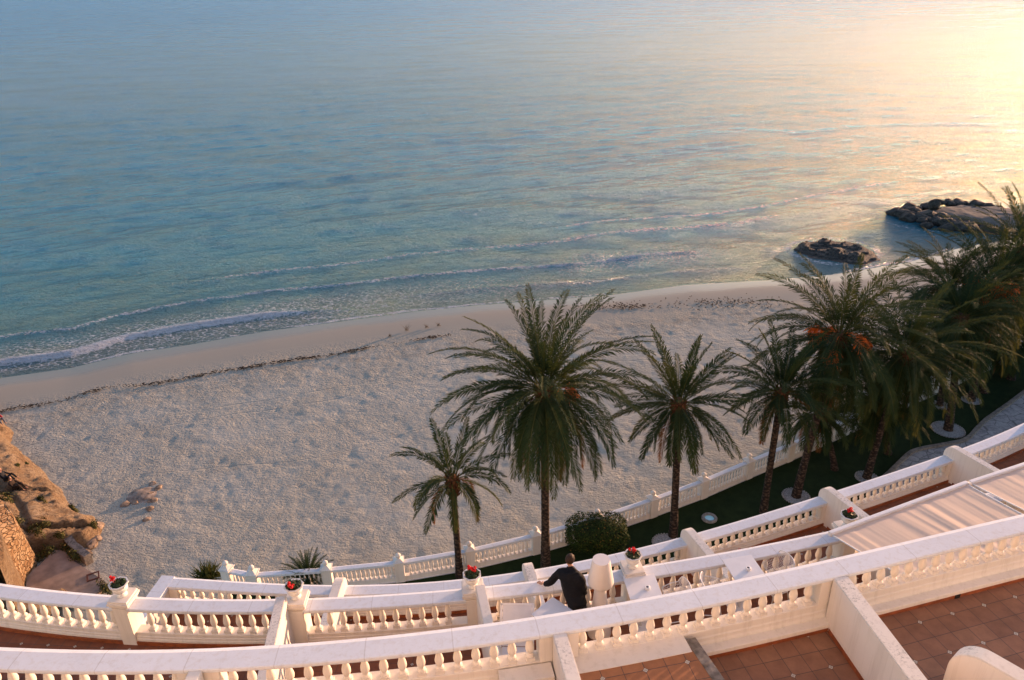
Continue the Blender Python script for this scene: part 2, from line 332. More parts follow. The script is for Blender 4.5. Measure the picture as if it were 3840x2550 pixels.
# ---- sea
def make_sea():
    # polar sheet centred below the camera, rows get longer with distance
    az = np.linspace(R_(-62), R_(62), 620); r = [36.0]
    while r[-1] < 900: r.append(r[-1]+max(0.17, 0.0030*r[-1]))
    while r[-1] < 9000: r.append(r[-1]*1.05)
    r = np.array(r); A, RR = np.meshgrid(az, r); X = RR*np.sin(A); Y = RR*np.cos(A)
    D, AL = shore_d(X, Y); D = -D        # + out to sea
    fade = smooth01(D, 0.3, 9)*(1-.75*smooth01(RR, 120, 420))*(1-smooth01(RR, 500, 900))
    q1 = D/1.0+5.0*fbm(P3(X*0.03, Y*0.03), 3)*4
    Z = 0.040*np.sin(q1*2*math.pi/9.5)*(0.5+vnoise(P3(X*.05, Y*.05, 3)))
    ang2 = X*0.45+Y*0.9+6*fbm(P3(X*.05, Y*.05, 9), 2)
    Z += 0.03*np.sin(ang2*2*math.pi/5.2)*vnoise(P3(X*.1, Y*.1, 5))
    Z += 0.11*fbm(P3((X*.8+Y*.3)*0.30, (Y*.9-X*.35)*0.75, 1), 3)
    Z *= fade
    wob = 1.6*fbm(P3(AL*0.06, D*0.02, 2), 2)*2; foam_and_sunlit = np.zeros_like(D)
    def crest(d0, h, wd, a0, a1, fm, dx=0.0):  # fm whitens crests: surf close in, painted sunlit crest lines further out
        nonlocal Z, foam_and_sunlit
        on = smooth01(AL, a0-6, a0+4)*(1-smooth01(AL, a1-6, a1+6)); x = D-d0-wob-dx*(AL-a0)
        prof = np.where(x < 0, np.exp(-(x/(wd*0.35))**2), np.exp(-(x/wd)**2)); Z += h*prof*on
        f = np.exp(-((x+0.15*wd)/(wd*0.55))**2)*fm*on
        foam_and_sunlit[...] = np.maximum(foam_and_sunlit, f)
    S0 = 0.0
    aL = poly_dist(np.array([SHORE[1][0]]), np.array([SHORE[1][1]]), SHORE)[2][0]
    crest(5.2, 0.30, 1.5, aL-30, aL+27, 1.0, -0.03); crest(10.5, 0.09, 1.1, aL-30, aL+72, 0.62); crest(17, 0.06, 1.6, aL+18, aL+95, 0.55, .05)
    crest(4.8, 0.07, 1.2, aL+38, aL+75, 0.0); crest(24, 0.06, 1.3, aL+60, aL+120, 0.58, 0.05); crest(33, 0.05, 3.0, aL-10, aL+90, 0.0, 0.06)
    crest(46, 0.08, 3.5, aL-30, aL+60, 0.0, 0.1); crest(60, 0.06, 3.0, aL-30, aL+160, 0.0, 0.03)
    edge = np.exp(-((D-0.35-0.5*fbm(P3(AL*.3, D*0, 4), 3))/0.38)**2)*smooth01(fbm(P3(AL*.11, D*0, 8), 2), -0.25, 0.15)*0.8
    foam_and_sunlit = np.maximum(foam_and_sunlit, edge)
    lace = smooth01(D, 0.2, 1.5)*(1-smooth01(D, 6.0, 9.0))*(1-smooth01(AL, aL+22, aL+60))*0.40
    lace = np.maximum(lace, 0.25*np.exp(-(((AL-aL-62)/9)**2+((D-9.5)/2.8)**2)))
    for cx_, cy_, ax_, ay_, k_ in ((38.6, 86.3, 5.0, 4.2, .62), (57.5, 98.0, 7.8, 5.6, .45)):
        rr_ = np.hypot((X-cx_)/ax_, (Y-cy_)/ay_)+.25*fbm(P3(X*.5, Y*.5, 14), 3); foam_and_sunlit = np.maximum(foam_and_sunlit, k_*np.exp(-((rr_-1.05)/.16)**2))
    Z += -0.10*smooth01(-D, 0, 2)
    n, mm = X.shape; idx = np.arange(n*mm).reshape(n, mm)
    keep = (D > -3.0); Fq = np.stack([idx[:-1, :-1], idx[:-1, 1:], idx[1:, 1:], idx[1:, :-1]], -1).reshape(-1, 4)
    kf = keep[:-1, :-1] & keep[1:, 1:]; Fq = Fq[kf.ravel()]
    me = bpy.data.meshes.new('sea'); V = np.stack([X, Y, SEA+Z], -1).reshape(-1, 3)
    used = np.zeros(len(V), bool); used[Fq.ravel()] = True; rm = np.cumsum(used)-1; V = V[used]; Fq = rm[Fq]
    me.vertices.add(len(V)); me.vertices.foreach_set('co', V.ravel()); me.loops.add(Fq.size); me.loops.foreach_set('vertex_index', Fq.ravel().astype(np.int32))
    me.polygons.add(len(Fq)); me.polygons.foreach_set('loop_start', np.arange(0, Fq.size, 4, dtype=np.int32)); me.polygons.foreach_set('loop_total', np.full(len(Fq), 4, np.int32))
    me.polygons.foreach_set('use_smooth', np.ones(len(Fq), bool)); me.update(calc_edges=True)
    for nm, arr in (('shore', D), ('foam_and_sunlit', foam_and_sunlit), ('lace', lace)):
        at_ = me.attributes.new(nm, 'FLOAT', 'POINT'); at_.data.foreach_set('value', arr.ravel()[used].astype(np.float32))
    M = Mat('sea_water', (.03, .2, .26), 0.12, 0.5); M.b.inputs['IOR'].default_value = 1.33
    sh = M.attr('shore'); dn = M.math('DIVIDE', sh, 200.0, clamp=True)
    pn = M.noise(M.geo((.02, .03, 1)), 1.0, 4, 0.6); dn2 = M.math('ADD', dn, M.math('MULTIPLY', M.math('SUBTRACT', pn, 0.5), 0.22))
    col = M.ramp(dn2, [(0.0, (.17, .26, .25)), (0.03, (.09, .26, .31)), (0.11, (.03, .29, .42)), (0.30, (.004, .28, .50)), (0.62, (.01, .24, .50)), (1.0, (.06, .24, .50))])
    dk = M.noise(M.geo((.05, .12, 1), (0, 0, .3)), 1.0, 5, 0.6); col = M.mix(M.ramp(dk, [(0.45, 0.0), (0.7, 0.35)]), col, (.02, .09, .13))
    lv = M.voro(M.geo((1.6, 2.6, 1), (0, 0, .25)), 1.0, 'DISTANCE_TO_EDGE'); ln = M.noise(M.geo(), 2.3, 5, 0.7)
    lcv = M.math('MULTIPLY', M.ramp(lv, [(0.0, 1.0), (0.16, 0.0)]), M.ramp(ln, [(0.42, 0.0), (0.6, 1.0)]))
    lac = M.math('MULTIPLY', lcv, M.math('MULTIPLY', M.attr('lace'), 2.9), clamp=True)
    fn = M.noise(M.geo((1, 1.6, 1)), 1.7, 8, 0.82)
    fo = M.math('GREATER_THAN', M.math('ADD', M.attr('foam_and_sunlit'), M.math('MULTIPLY', M.math('SUBTRACT', fn, 0.5), 2.6)), 0.60)
    fo = M.math('MULTIPLY', fo, 0.85); tot = M.math('MAXIMUM', lac, fo, clamp=True)
    col = M.mix(tot, col, (.74, .76, .79)); M.color(col)
    M.rough(M.math('ADD', M.ramp(M.math('DIVIDE', sh, 600.0, clamp=True), [(0.0, .12), (.12, .17), (.5, .23), (1.0, .26)]), M.math('MULTIPLY', tot, 0.6), clamp=True))
    w1 = M.noise(M.geo((.8, 2.4, 1), (0, 0, -.16)), 1.0, 5, 0.62, 0.2); w2 = M.noise(M.geo((3.2, 7.0, 1), (0, 0, -.12)), 1.0, 4, 0.6)
    w3 = M.noise(M.geo((.22, .6, 1), (0, 0, -.2)), 1.0, 3, 0.6); cdn = M.n('ShaderNodeCameraData'); dist = cdn.outputs['View Distance']
    w0 = M.noise(M.geo((.03, .16, 1), (0, 0, -.10)), 1.0, 5, 0.65); b0_ = M.bump(w0, .6, 1.3); b1 = M.bump(w3, 0.30, 0.35, b0_); b2 = M.bump(w1, 1.0, 0.80, b1); M.bump(w2, 1.0, 0.24, b2)
    tag(link('sea', me, M.m), kind='structure')
make_sea()
# ---- beach sand (one sheet that runs under the sea, garden and hotel)
ROCK = [tuple(at(x, y, -31.0)[:2]) for x, y in [(-700, 1330), (-60, 1500), (14, 1585), (28, 1625), (14, 1668), (95, 1722), (170, 1795), (232, 1850), (280, 1925), (325, 1952), (362, 1995), (330, 2035), (312, 2068), (345, 2110), (400, 2180), (480, 2300)]]
def make_beach():
    xs = np.r_[np.linspace(-260, -62, 60), np.linspace(-61.6, 62, 620), np.linspace(63, 300, 60)]; ys = np.r_[np.linspace(-40, 17, 20), np.linspace(17.3, 110, 470), np.linspace(112, 260, 40)]
    X, Y = np.meshgrid(xs, ys); D, AL = shore_d(X, Y)
    Z = SEA + np.where(D > 0, 0.50*np.tanh(D/4.2)+0.0015*np.minimum(D, 30)-.03*smooth01(D, 5, 7), D*0.12)
    dry = smooth01(D, 5.5, 8.5)
    ft = fbm(P3(X*2.2, Y*2.2, 2), 2); Z += dry*(0.05*ft+0.10*fbm(P3(X*.3, Y*.3, 7), 3))
    hol = vnoise(P3(X*2.4, Y*2.4, 4)); Z -= dry*0.03*smooth01(hol, 0.6, 0.9)
    n, mm = X.shape; idx = np.arange(n*mm).reshape(n, mm); Fq = np.stack([idx[:-1, :-1], idx[:-1, 1:], idx[1:, 1:], idx[1:, :-1]], -1).reshape(-1, 4)
    o = mesh('beach_sand', np.stack([X, Y, Z], -1).reshape(-1, 3), Fq, None, None, True)
    for nm, arr in (('shore', D), ('along', AL)):
        a = o.data.attributes.new(nm, 'FLOAT', 'POINT'); a.data.foreach_set('value', arr.ravel().astype(np.float32))
    M = Mat('beach_sand', (.42, .34, .25), 0.9, 0.2); sh = M.attr('shore')
    wb = M.math('ADD', sh, M.math('MULTIPLY', M.math('SUBTRACT', M.noise(M.geo(), 0.12, 3), 0.5), 3.0))
    big = M.noise(M.geo(), 0.25, 5, 0.6); dry = M.ramp(big, [(0.3, (.385, .375, .315)), (0.7, (.46, .45, .385))])
    sm = M.noise(M.geo(), 2.6, 5, 0.7); dry = M.mix(M.ramp(sm, [(0.56, 0.0), (0.72, 0.45)]), dry, (.24, .19, .145))
    damp = (.375, .35, .285)
    wet = M.ramp(M.math('DIVIDE', wb, 12.0, clamp=True), [(0.0, (.22, .19, .15)), (0.17, (.28, .235, .185)), (0.24, (.38, .33, .26)), (0.62, damp)])
    # darker belt of litter just above the wrack line
    col = M.mix(M.ramp(M.math('DIVIDE', wb, 12.0, clamp=True), [(0.68, 0.0), (0.78, 1.0)]), wet, dry)
    al = M.attr('along'); belt = M.math('MULTIPLY', M.ramp(M.math('DIVIDE', sh, 20.0, clamp=True), [(0.40, 0.0), (0.46, 1.0), (0.55, .6), (0.68, 0.0)]), M.ramp(M.noise(M.geo((1, 1, 1)), .9, 6, .75), [(0.38, 0.0), (0.6, 1.0)]))
    col = M.mix(M.math('MULTIPLY', belt, 0.4), col, (.20, .15, .10)); M.color(col)
    M.rough(M.ramp(M.math('DIVIDE', wb, 12.0, clamp=True), [(0.0, 0.12), (0.17, 0.22), (0.27, 0.7), (0.4, 0.95)]))
    h1 = M.noise(M.geo((1, 1.3, 1)), 4.6, 4, 0.6, 0.0); h2 = M.noise(M.geo(), 9.0, 3, 0.6)
    msk = M.ramp(M.math('DIVIDE', sh, 14.0, clamp=True), [(0.38, 0.03), (0.58, 1.0)])
    hh = M.math('MULTIPLY', M.math('MULTIPLY', M.math('ADD', h1, M.math('MULTIPLY', h2, 0.22)), msk), M.ramp(M.noise(M.geo(), .22, 4, .6), [(.35, .35), (.6, 1.15)]))
    wb2 = M.math('ADD', sh, M.math('MULTIPLY', M.noise(M.geo(), 0.05, 2), 9.0))
    for c0 in (19.0, 20.5, 28.0):        # wheel tracks running along the beach
        hh = M.math('SUBTRACT', hh, M.math('MULTIPLY', M.ramp(M.math('ABSOLUTE', M.math('SUBTRACT', wb2, c0)), [(0.0, 1.0), (.14, 0.0)]), 0.30)); M.bump(hh, 1.0, 0.16)
    o.data.materials.append(M.m); tag(o, kind='structure')
make_beach()
# ================================================================== HOTEL TERRACES
FA, FB, FC, GZ = -9.85, -12.85, -16.4, -30.0
RA = Rail(line(PA, -13, 16, -7.4, 8.6)); RB = Rail(line(PB, -15, 20, -11, 9.0)); RC = Rail(line(PC, -10.30, 34, -9.9, 18.0))
def floor_strip(name, rail, t0, t1, z, u0, depth, mat, dirs=None):
    n = max(2, int((t1-t0)/0.6)+1); ts = np.linspace(t0, t1, n); V = []; F = []
    for i, t in enumerate(ts):
        a = rail.off(t, u0); q = rail.tan(t); d = np.array([q[1], -q[0]])
        b = a+d*depth; V += [(a[0], a[1], z), (b[0], b[1], z)]
    for i in range(n-1): F.append((2*i, 2*i+1, 2*i+3, 2*i+2))
    o = mesh(name, V, F, mat)
    return tag(o, kind='structure')
TA = lambda x: RA.atx(x)
floor_strip('terrace_floor', RA, 0, TA(-4.6), FA, 0.05, 9.0, tile_mat('terracotta_tiles_a', .02, -6.0, 7.2))
floor_strip('terrace_floor', RA, TA(-4.6), TA(0.55), FA, 0.05, 9.0, tile_mat('terracotta_tiles_b', .10, -1.0, 7.4))
floor_strip('terrace_floor', RA, TA(2.2), TA(5.05), FA, 0.05, 9.0, tile_mat('terracotta_tiles_c', .215, 4.15, 8.24))
floor_strip('terrace_floor', RA, TA(5.05), RA.L, FA, 0.05, 9.0, tile_mat('terracotta_tiles_d', .259, 6.562, 9.214))
floor_strip('terrace_floor', RB, 0, RB.L, FB, 0.05, 5.5, tile_mat('terracotta_tiles_e', -.098, -10.13, 12.06, 0.305, (.26, .09, .045)))
floor_strip('terrace_floor', RC, 0, RC.L, FC, 0.05, 5.5, tile_mat('terracotta_tiles_f', .3, 5, 17, 0.32, (.28, .10, .05)))
# raised platform on the top terrace
plat = empty('raised_platform', (1.7, 7.6, FA), 0, 'raised tiled platform with a grey stone edge on the top terrace', 'platform')
def chp(o, par): o.parent = par; o.location = Vector(o.location)-Vector(par.location); return o
E0, E1 = np.array([2.54, 8.60]), np.array([3.35, 6.0]); 
def plat_poly(z):
    pts = [tuple(RA.off(t, -0.27)) for t in np.linspace(TA(0.60), TA(2.50), 8)] + [tuple(E0+np.array([.012, 0])), tuple(E1+np.array([.012, 0])), (1.05, 5.9)]
    return pts
b = MB(); b.prism(plat_poly(0), FA, -9.42)
chp(b.build('tiled_top', tile_mat('terracotta_tiles_g', .194, 1.19, 7.92, 0.33, (.44, .19, .085))), plat)
b = MB(); dE = (E1-E0)/np.hypot(*(E1-E0)); nE = np.array([-dE[1], dE[0]])
c0 = E0+dE*0.02; q = [c0, c0+nE*0.17, E1+nE*0.17, E1]
q = [tuple(p) for p in q]; b.prism(q[::-1] if True else q, FA, -9.408)
chp(b.build('stone_edge', M_STONE, bevel=0.012), plat)
chp(sweep('ledge', RA, TA(0.60), TA(2.54), [(-0.27, FA), (-0.27, -9.41), (0.055, -9.41), (0.055, FA)], M_WHITE, None), plat)
# balustrades
tdA = [TA(-4.60), TA(0.58), TA(5.10)]
balA = balustrade('balustrade', 'long curved white balustrade on the top terrace, nearest the viewer, with scuffed bluish capping', RA, FA, -9.405, -8.90, -8.82, (0, 8.1, FA), 0.272,
    skip=[(t-0.33, t+0.36) for t in tdA], solid=[(t-0.30, t+0.30) for t in tdA], wd=0.135)
for a, c in ((0, TA(-0.35)), (TA(2.75), RA.L)):
    chp(sweep('ledge', RA, a, c, [(-0.13, FA+.085), (-0.13, FA+.155), (-0.12, FA+.165), (0.03, FA+.165), (0.03, FA+.085)], M_WHITE, None), balA)
    chp(sweep('skirting', RA, a, c, [(-0.122, FA+0.001), (-0.122, FA+.083), (0.0, FA+.083), (0.0, FA+0.001)], M_RED, None), balA)
chp(sweep('ledge', RA, TA(-0.35)+.01, TA(0.45), [(-0.25, FA+.002), (-0.25, -9.41), (0.018, -9.41), (0.018, FA+.002)], M_WHITE, None), balA)
TBX = lambda x: RB.atx(x)
PX_B = [-8.33, -4.62, -0.95, 2.48, 7.55, 12.3]
tB = [TBX(x) for x in PX_B]
balB = balustrade('balustrade', 'white balustrade of the middle terrace, where the man in black leans', RB, FB, -12.54, -11.92, -11.83, (0, 12.1, FB), 0.275,
    skip=[(t-0.30, t+0.30) for t in tB], solid=[(TBX(5.9+4.9)-.1, TBX(5.9+4.9)+.1)], depth=0.40, wd=0.14)
chp(sweep('skirting', RB, 0, RB.L, [(-0.012, FB+0.001), (-0.012, FB+.085), (0.03, FB+.085), (0.03, FB+0.001)], M_RED, None), balB)
TC = lambda x: RC.atx(x)
cdx = [float(at(*p, -15.5)[0]) for p in ((1253, 2230), (1966, 2170), (2576, 2049), (3099, 1884), (3577, 1731))]
tC = [TC(x+0.15) for x in cdx] + [TC(19.2)]
balC = balustrade('balustrade', 'white balustrade of the lowest terrace, with a mitred corner at its left end', RC, FC, -16.11, -15.62, -15.5, (0, 16.3, FC), 0.28,
    skip=[(t-0.32, t+0.32) for t in tC]+[(0, 0.62)], solid=[(t-0.30, t+0.30) for t in tC]+[(0.02, 0.62)], wd=0.145, seg=12)
chp(sweep('skirting', RC, 0, RC.L, [(-0.012, FC+0.001), (-0.012, FC+.085), (0.03, FC+.085), (0.03, FC+0.001)], M_RED, None), balC)
# return at the left end of the lowest balustrade
k0 = RC.off(0, 0.42); kd = at(545, 2245, -15.5)[:2]-at(605, 2163, -15.5)[:2]; kd = kd/np.hypot(*kd)
RK = Rail(np.stack([k0+kd*s for s in np.linspace(0.0, 5.0, 12)]))
chp(sweep('capping', RK, 0, 5.0, [(0, -15.62), (0, -15.497), (0.40, -15.497), (0.40, -15.62)], M_CAP, None), balC)
chp(sweep('parapet', RK, 0.02, 5.0, [(0.05, FC-.02), (0.05, -15.62), (0.35, -15.62), (0.35, FC-.02)], M_WHITE, None), balC)
# ---- the building itself
hotel = empty('hotel_building', (0, 2, FA), 0, 'white stepped hotel building that carries the three terraces', 'building')
for nm, rl, z0, z1, u0, u1 in (('slab', RA, FA-.32, FA-.01, 0.03, 0.40), ('slab', RB, FB-.32, FB-.01, 0.03, 0.38), ('wall', RB, FC, FB-.33, -3.2, -3.0), ('wall', RA, FB, FA-.33, -2.6, -2.4), ('wall', RC, -31.2, FC-.01, 0.03, 0.38)):
    chp(sweep(nm, rl, 0, rl.L, [(u0, z0), (u0, z1), (u1, z1), (u1, z0)], M_WALL, None, 1.0), hotel)
for rl, z, dp in ((RA, FA, 9.0), (RB, FB, 5.5), (RC, FC, 5.5)):
    n = 30; ts = np.linspace(0, rl.L, n); b = MB(); V = []; F = []
    for t in ts:
        q_ = rl.tan(t); d_ = np.array([q_[1], -q_[0]]); a_ = rl.off(t, 0.029); c_ = a_+d_*dp; V += [(a_[0], a_[1], z-.02), (c_[0], c_[1], z-.02), (c_[0], c_[1], z-.32), (a_[0], a_[1], z-.32)]
    for i in range(n-1):
        for k in range(4): F.append((4*i+k, 4*i+(k+1) % 4, 4*i+4+(k+1) % 4, 4*i+4+k))
    b.add(V, F); chp(b.build('slab', M_WALL), hotel)
b = MB(); b.box((1, -2.2, -0.5), (46, 0.4, 19)); chp(b.build('wall', M_WALL), hotel)
# balcony opening frames and doors on the wall behind the viewer
for i, x in enumerate((-15, -9.5, -4, 1.5, 7, 12.5)):
    b = MB(); b.box((x, -1.97, FA+1.15), (1.9, 0.08, 2.2)); d_ = chp(b.build('door', simple('dark_glass_door', (.03, .035, .04), .1, .6)), hotel)
# ---- dividing walls
M_DIV = stucco('lichen_stained_white_stucco', (.80, .75, .685), 0.7)
def divider(label, rail, t, F, ztop, u_front, length, wid, r, group, skirt=True, drop=0.0, dirv=None):
    p, q = rail.pos(t), rail.tan(t); inn = np.array([q[1], -q[0]]) if dirv is None else np.array(dirv)/np.hypot(*dirv)
    side = np.array([-inn[1], inn[0]]); st = rail.off(t, 0)-inn*u_front
    n = 9; prof = [(0.0, F)]      # (distance inward, z)
    for k in range(n):
        a = math.pi/2*k/(n-1); prof.append((r-r*math.cos(a), ztop-r+r*math.sin(a)))
    prof += [(length, ztop+drop), (length, F)]
    V = []
    for s_ in (-wid/2, wid/2):
        for d_, z_ in prof: P_ = st+inn*d_+side*s_; V.append((P_[0], P_[1], z_))
    m_ = len(prof); Fs = [tuple(range(m_-1, -1, -1)), tuple(range(m_, 2*m_))] + [(k, (k+1) % m_, m_+(k+1) % m_, m_+k) for k in range(m_)]
    root = empty('dividing_wall', (st[0], st[1], F), 0, label, 'wall', group)
    o = mesh('wall_panel', V, Fs, M_DIV); bm = bmesh.new(); bm.from_mesh(o.data); bmesh.ops.recalc_face_normals(bm, faces=bm.faces)
    ed = [e for e in bm.edges if e.calc_face_angle(0) > 1.2]; bmesh.ops.bevel(bm, geom=ed, offset=0.012, segments=2, affect='EDGES'); bm.to_mesh(o.data); bm.free(); chp(o, root)
    if skirt:
        b = MB()
        for s_ in (-wid/2-0.006, wid/2+0.006):
            a_ = st+inn*(u_front+0.16)+side*s_; c_ = st+inn*length+side*s_; mid = (a_+c_)/2
            b.box((mid[0], mid[1], F+0.043), (np.hypot(*(c_-a_)), 0.012, 0.083), math.atan2(inn[1], inn[0]))
        chp(b.build('skirting', M_RED), root)
    return root
GA = 'dividing walls of the top terrace'; GB = 'dividing walls of the middle terrace'; GC = 'round topped dividing walls of the lowest terrace'
divider('low white wall with speckled top, leftmost on the top terrace', RA, tdA[0], FA, -8.835, 0.0, 7.5, 0.19, 0.01, GA, dirv=(-.02, -1))
divider('low white wall with speckled top, beside the raised tiled platform', RA, tdA[1], FA, -8.835, 0.0, 7.5, 0.21, 0.01, GA, dirv=(.16, -.98))
divider('low white wall between the two darker tiled floors, rightmost long wall of the top terrace', RA, tdA[2], FA, -8.835, 0.0, 7.5, 0.25, 0.01, GA, dirv=(.14, -.99))
divider('white wall with lichen-darkened top and sunlit right side, left of the middle terrace', RB, TBX(-4.85), FB, -11.42, 0.06, 5.4, 0.20, 0.10, GB, dirv=(.09, -.99))
divider('white wall with green-speckled top, by the urn with bright red flowers left of the man', RB, TBX(-0.80), FB, -11.42, 0.06, 5.4, 0.19, 0.10, GB, dirv=(.18, -.98))
divider('white wall partly hidden under the left awning', RB, TBX(8.0), FB, -11.75, 0.0, 4.2, 0.2, 0.05, GB, dirv=(.3, -.95))
lbl = ['small white wall behind the left part of the lowest rail, sunlit on its right side', 'small round-ended white wall just left of the man in black', 'round-topped white wall between the two tables and the lawn drain', 'round-topped white wall behind the urn next to the left awning', 'round-topped white wall behind the joint of the two awnings', 'round-topped white wall at the far right end']
for i, t in enumerate(tC): divider(lbl[i], RC, t, FC, -15.07, 0.42, 5.3, 0.26, 0.34, GC)
# short round-ended wall at the bottom edge
p_ = at(3690, 2497, -8.8); rw = Rail(np.array([[p_[0]-2, p_[1]-.1], [p_[0]+2, p_[1]-.1+.9]]))
divider('short round-topped white wall end at the bottom right edge of the photo', rw, rw.atx(p_[0]), FA, -8.8, 0.16, 3.5, 0.26, 0.42, GA, dirv=(.62, -.78))
# drain holes in the skirting of the top terrace
for (px_, py_) in ((3588, 2243), (2622, 2476)):
    t = TA(float(at(px_, py_, FA+.04)[0])); p = RA.off(t, -0.124); q = RA.tan(t); b = MB(); b.box((0, 0, 0), (0.10, 0.02, 0.085))
    o = b.build('drain_hole', M_DARK); o.location = (p[0], p[1], FA+.045); o.rotation_euler[2] = math.atan2(q[1], q[0])
    tag(o, 'small dark drain hole in the red skirting ' + ('right of the long dividing wall' if px_ > 3000 else 'next to the grey stone edge'), 'drain hole')
# ---- pedestals, urns, geraniums
def pedestal(x, i, lab):
    t = TBX(x); p = RB.off(t, 0.20); q = RB.tan(t); a = math.atan2(q[1], q[0])
    r = empty('pedestal', (p[0], p[1], FB), a, lab, 'pedestal', 'pedestals along the middle balustrade')
    b = MB(); b.box((0, 0, 0.50), (0.31, 0.43, 1.04)); b.build('shaft', M_WHITE, r)
    b = MB()
    for z, h_, s_ in ((1.035, .03, .36), (1.075, .05, .41), (1.13, .06, .46), (1.185, .05, .42)): b.box((0, 0, z), (s_, s_+.02, h_))
    b.build('moulded_cap', M_WHITE, r, bevel=0.006); return p, a
M_URN = simple('urn_white', (.80, .78, .74), .6, .3, .05); M_SOIL = simple('potting_soil', (.03, .02, .015), .95)
M_GER = simple('geranium_leaf', (.035, .06, .02), .6, .3, .4, 30); M_PETAL = simple('red_petals', (.75, .015, .02), .5, .3, .2, 40)
def urn(x, a, z, lab):
    r = empty('flower_urn', (x[0], x[1], z), a, lab, 'urn', 'white urns along the middle balustrade')
    b = MB(); b.lathe([(.13, 0), (.13, .035), (.085, .06), (.06, .10), (.075, .125), (.15, .15), (.185, .20), (.19, .255), (.18, .28), (.165, .30)], 20); b.build('bowl', M_URN, r, True)
    b = MB(); b.lathe([(.175, .285), (.215, .355), (.245, .375), (.245, .40), (.205, .40), (.185, .37), (.18, .30)], 8, rot=math.pi/8, caps=False); b.build('octagonal_rim', M_URN, r)
    b = MB(); b.lathe([(.0, .35), (.10, .357), (.186, .35)], 8, rot=math.pi/8, caps=False); b.build('soil', M_SOIL, r)
    r.scale = (.82, .82, .82); return (x[0], x[1], z+0.287)
def geranium(c, seed, nf, off, lab):
    rnd = random.Random(seed); r = empty('geranium', c, 0, lab, 'flower', 'red geraniums in the urns'); r.scale = (1.0, 1.0, 1.0); b = MB(); V = []
    for k in range(150):
        a = rnd.uniform(0, 6.28); d = rnd.random()**.6*.15; h = rnd.uniform(.0, .12)*(1.2-d*4); c_ = Vector((d*math.cos(a), d*math.sin(a), h)); s = rnd.uniform(.015, .032)
        n_ = Vector((rnd.uniform(-1, 1), rnd.uniform(-1, 1), 1.2)).normalized(); u = n_.orthogonal().normalized(); v = n_.cross(u)
        b.add([c_+u*s*math.cos(q)+v*s*math.sin(q) for q in (0, 1.05, 2.1, 3.14, 4.2, 5.2)], [(0, 1, 2, 3, 4, 5)])
    b.build('foliage', M_GER, r)
    for f in range(nf):
        cx = off[0]+rnd.uniform(-.07, .07); cy = off[1]+rnd.uniform(-.05, .05); cz = .13+rnd.uniform(-.02, .06); b = MB(); b.tube([(cx*.5, cy*.5, 0), (cx, cy, cz)], .003, 4); 
        for k in range(34):
            n_ = Vector((rnd.gauss(0, 1), rnd.gauss(0, 1), rnd.gauss(0.3, 1))).normalized(); c_ = Vector((cx, cy, cz))+n_*rnd.uniform(.012, .038); u = n_.orthogonal().normalized(); v = n_.cross(u); s = rnd.uniform(.010, .018)
            b.add([c_+u*s*math.cos(q)+v*s*math.sin(q) for q in (0, 1.25, 2.5, 3.77, 5.0)], [(0, 1, 2, 3, 4)])
        b.build('flower_head', M_PETAL, r)
plab = ['by the small terrace corner, leftmost urn', 'behind the lichen-darkened wall', 'left of the man', 'between the lamp and the right table', 'at the left awning', 'at the far right edge']
foff = [(-.10, .03), (-.02, -.12), (0, .04), (0, 0), (0, .03), (.02, 0)]
for i, x in enumerate(PX_B):
    p, a = pedestal(x, i, 'moulded white pedestal on the middle rail ' + ['at the far left', 'behind the lichen-darkened dividing wall', 'just left of the man in black', 'between the big lamp and the right table', 'at the corner of the left awning', 'at the far right edge'][i])
    c = urn(p, a, FB+1.21, 'white octagonal urn ' + plab[i]); geranium(c, 40+i, (5, 6, 8, 7, 7, 6)[i], foff[i], 'red geranium in the urn ' + plab[i])
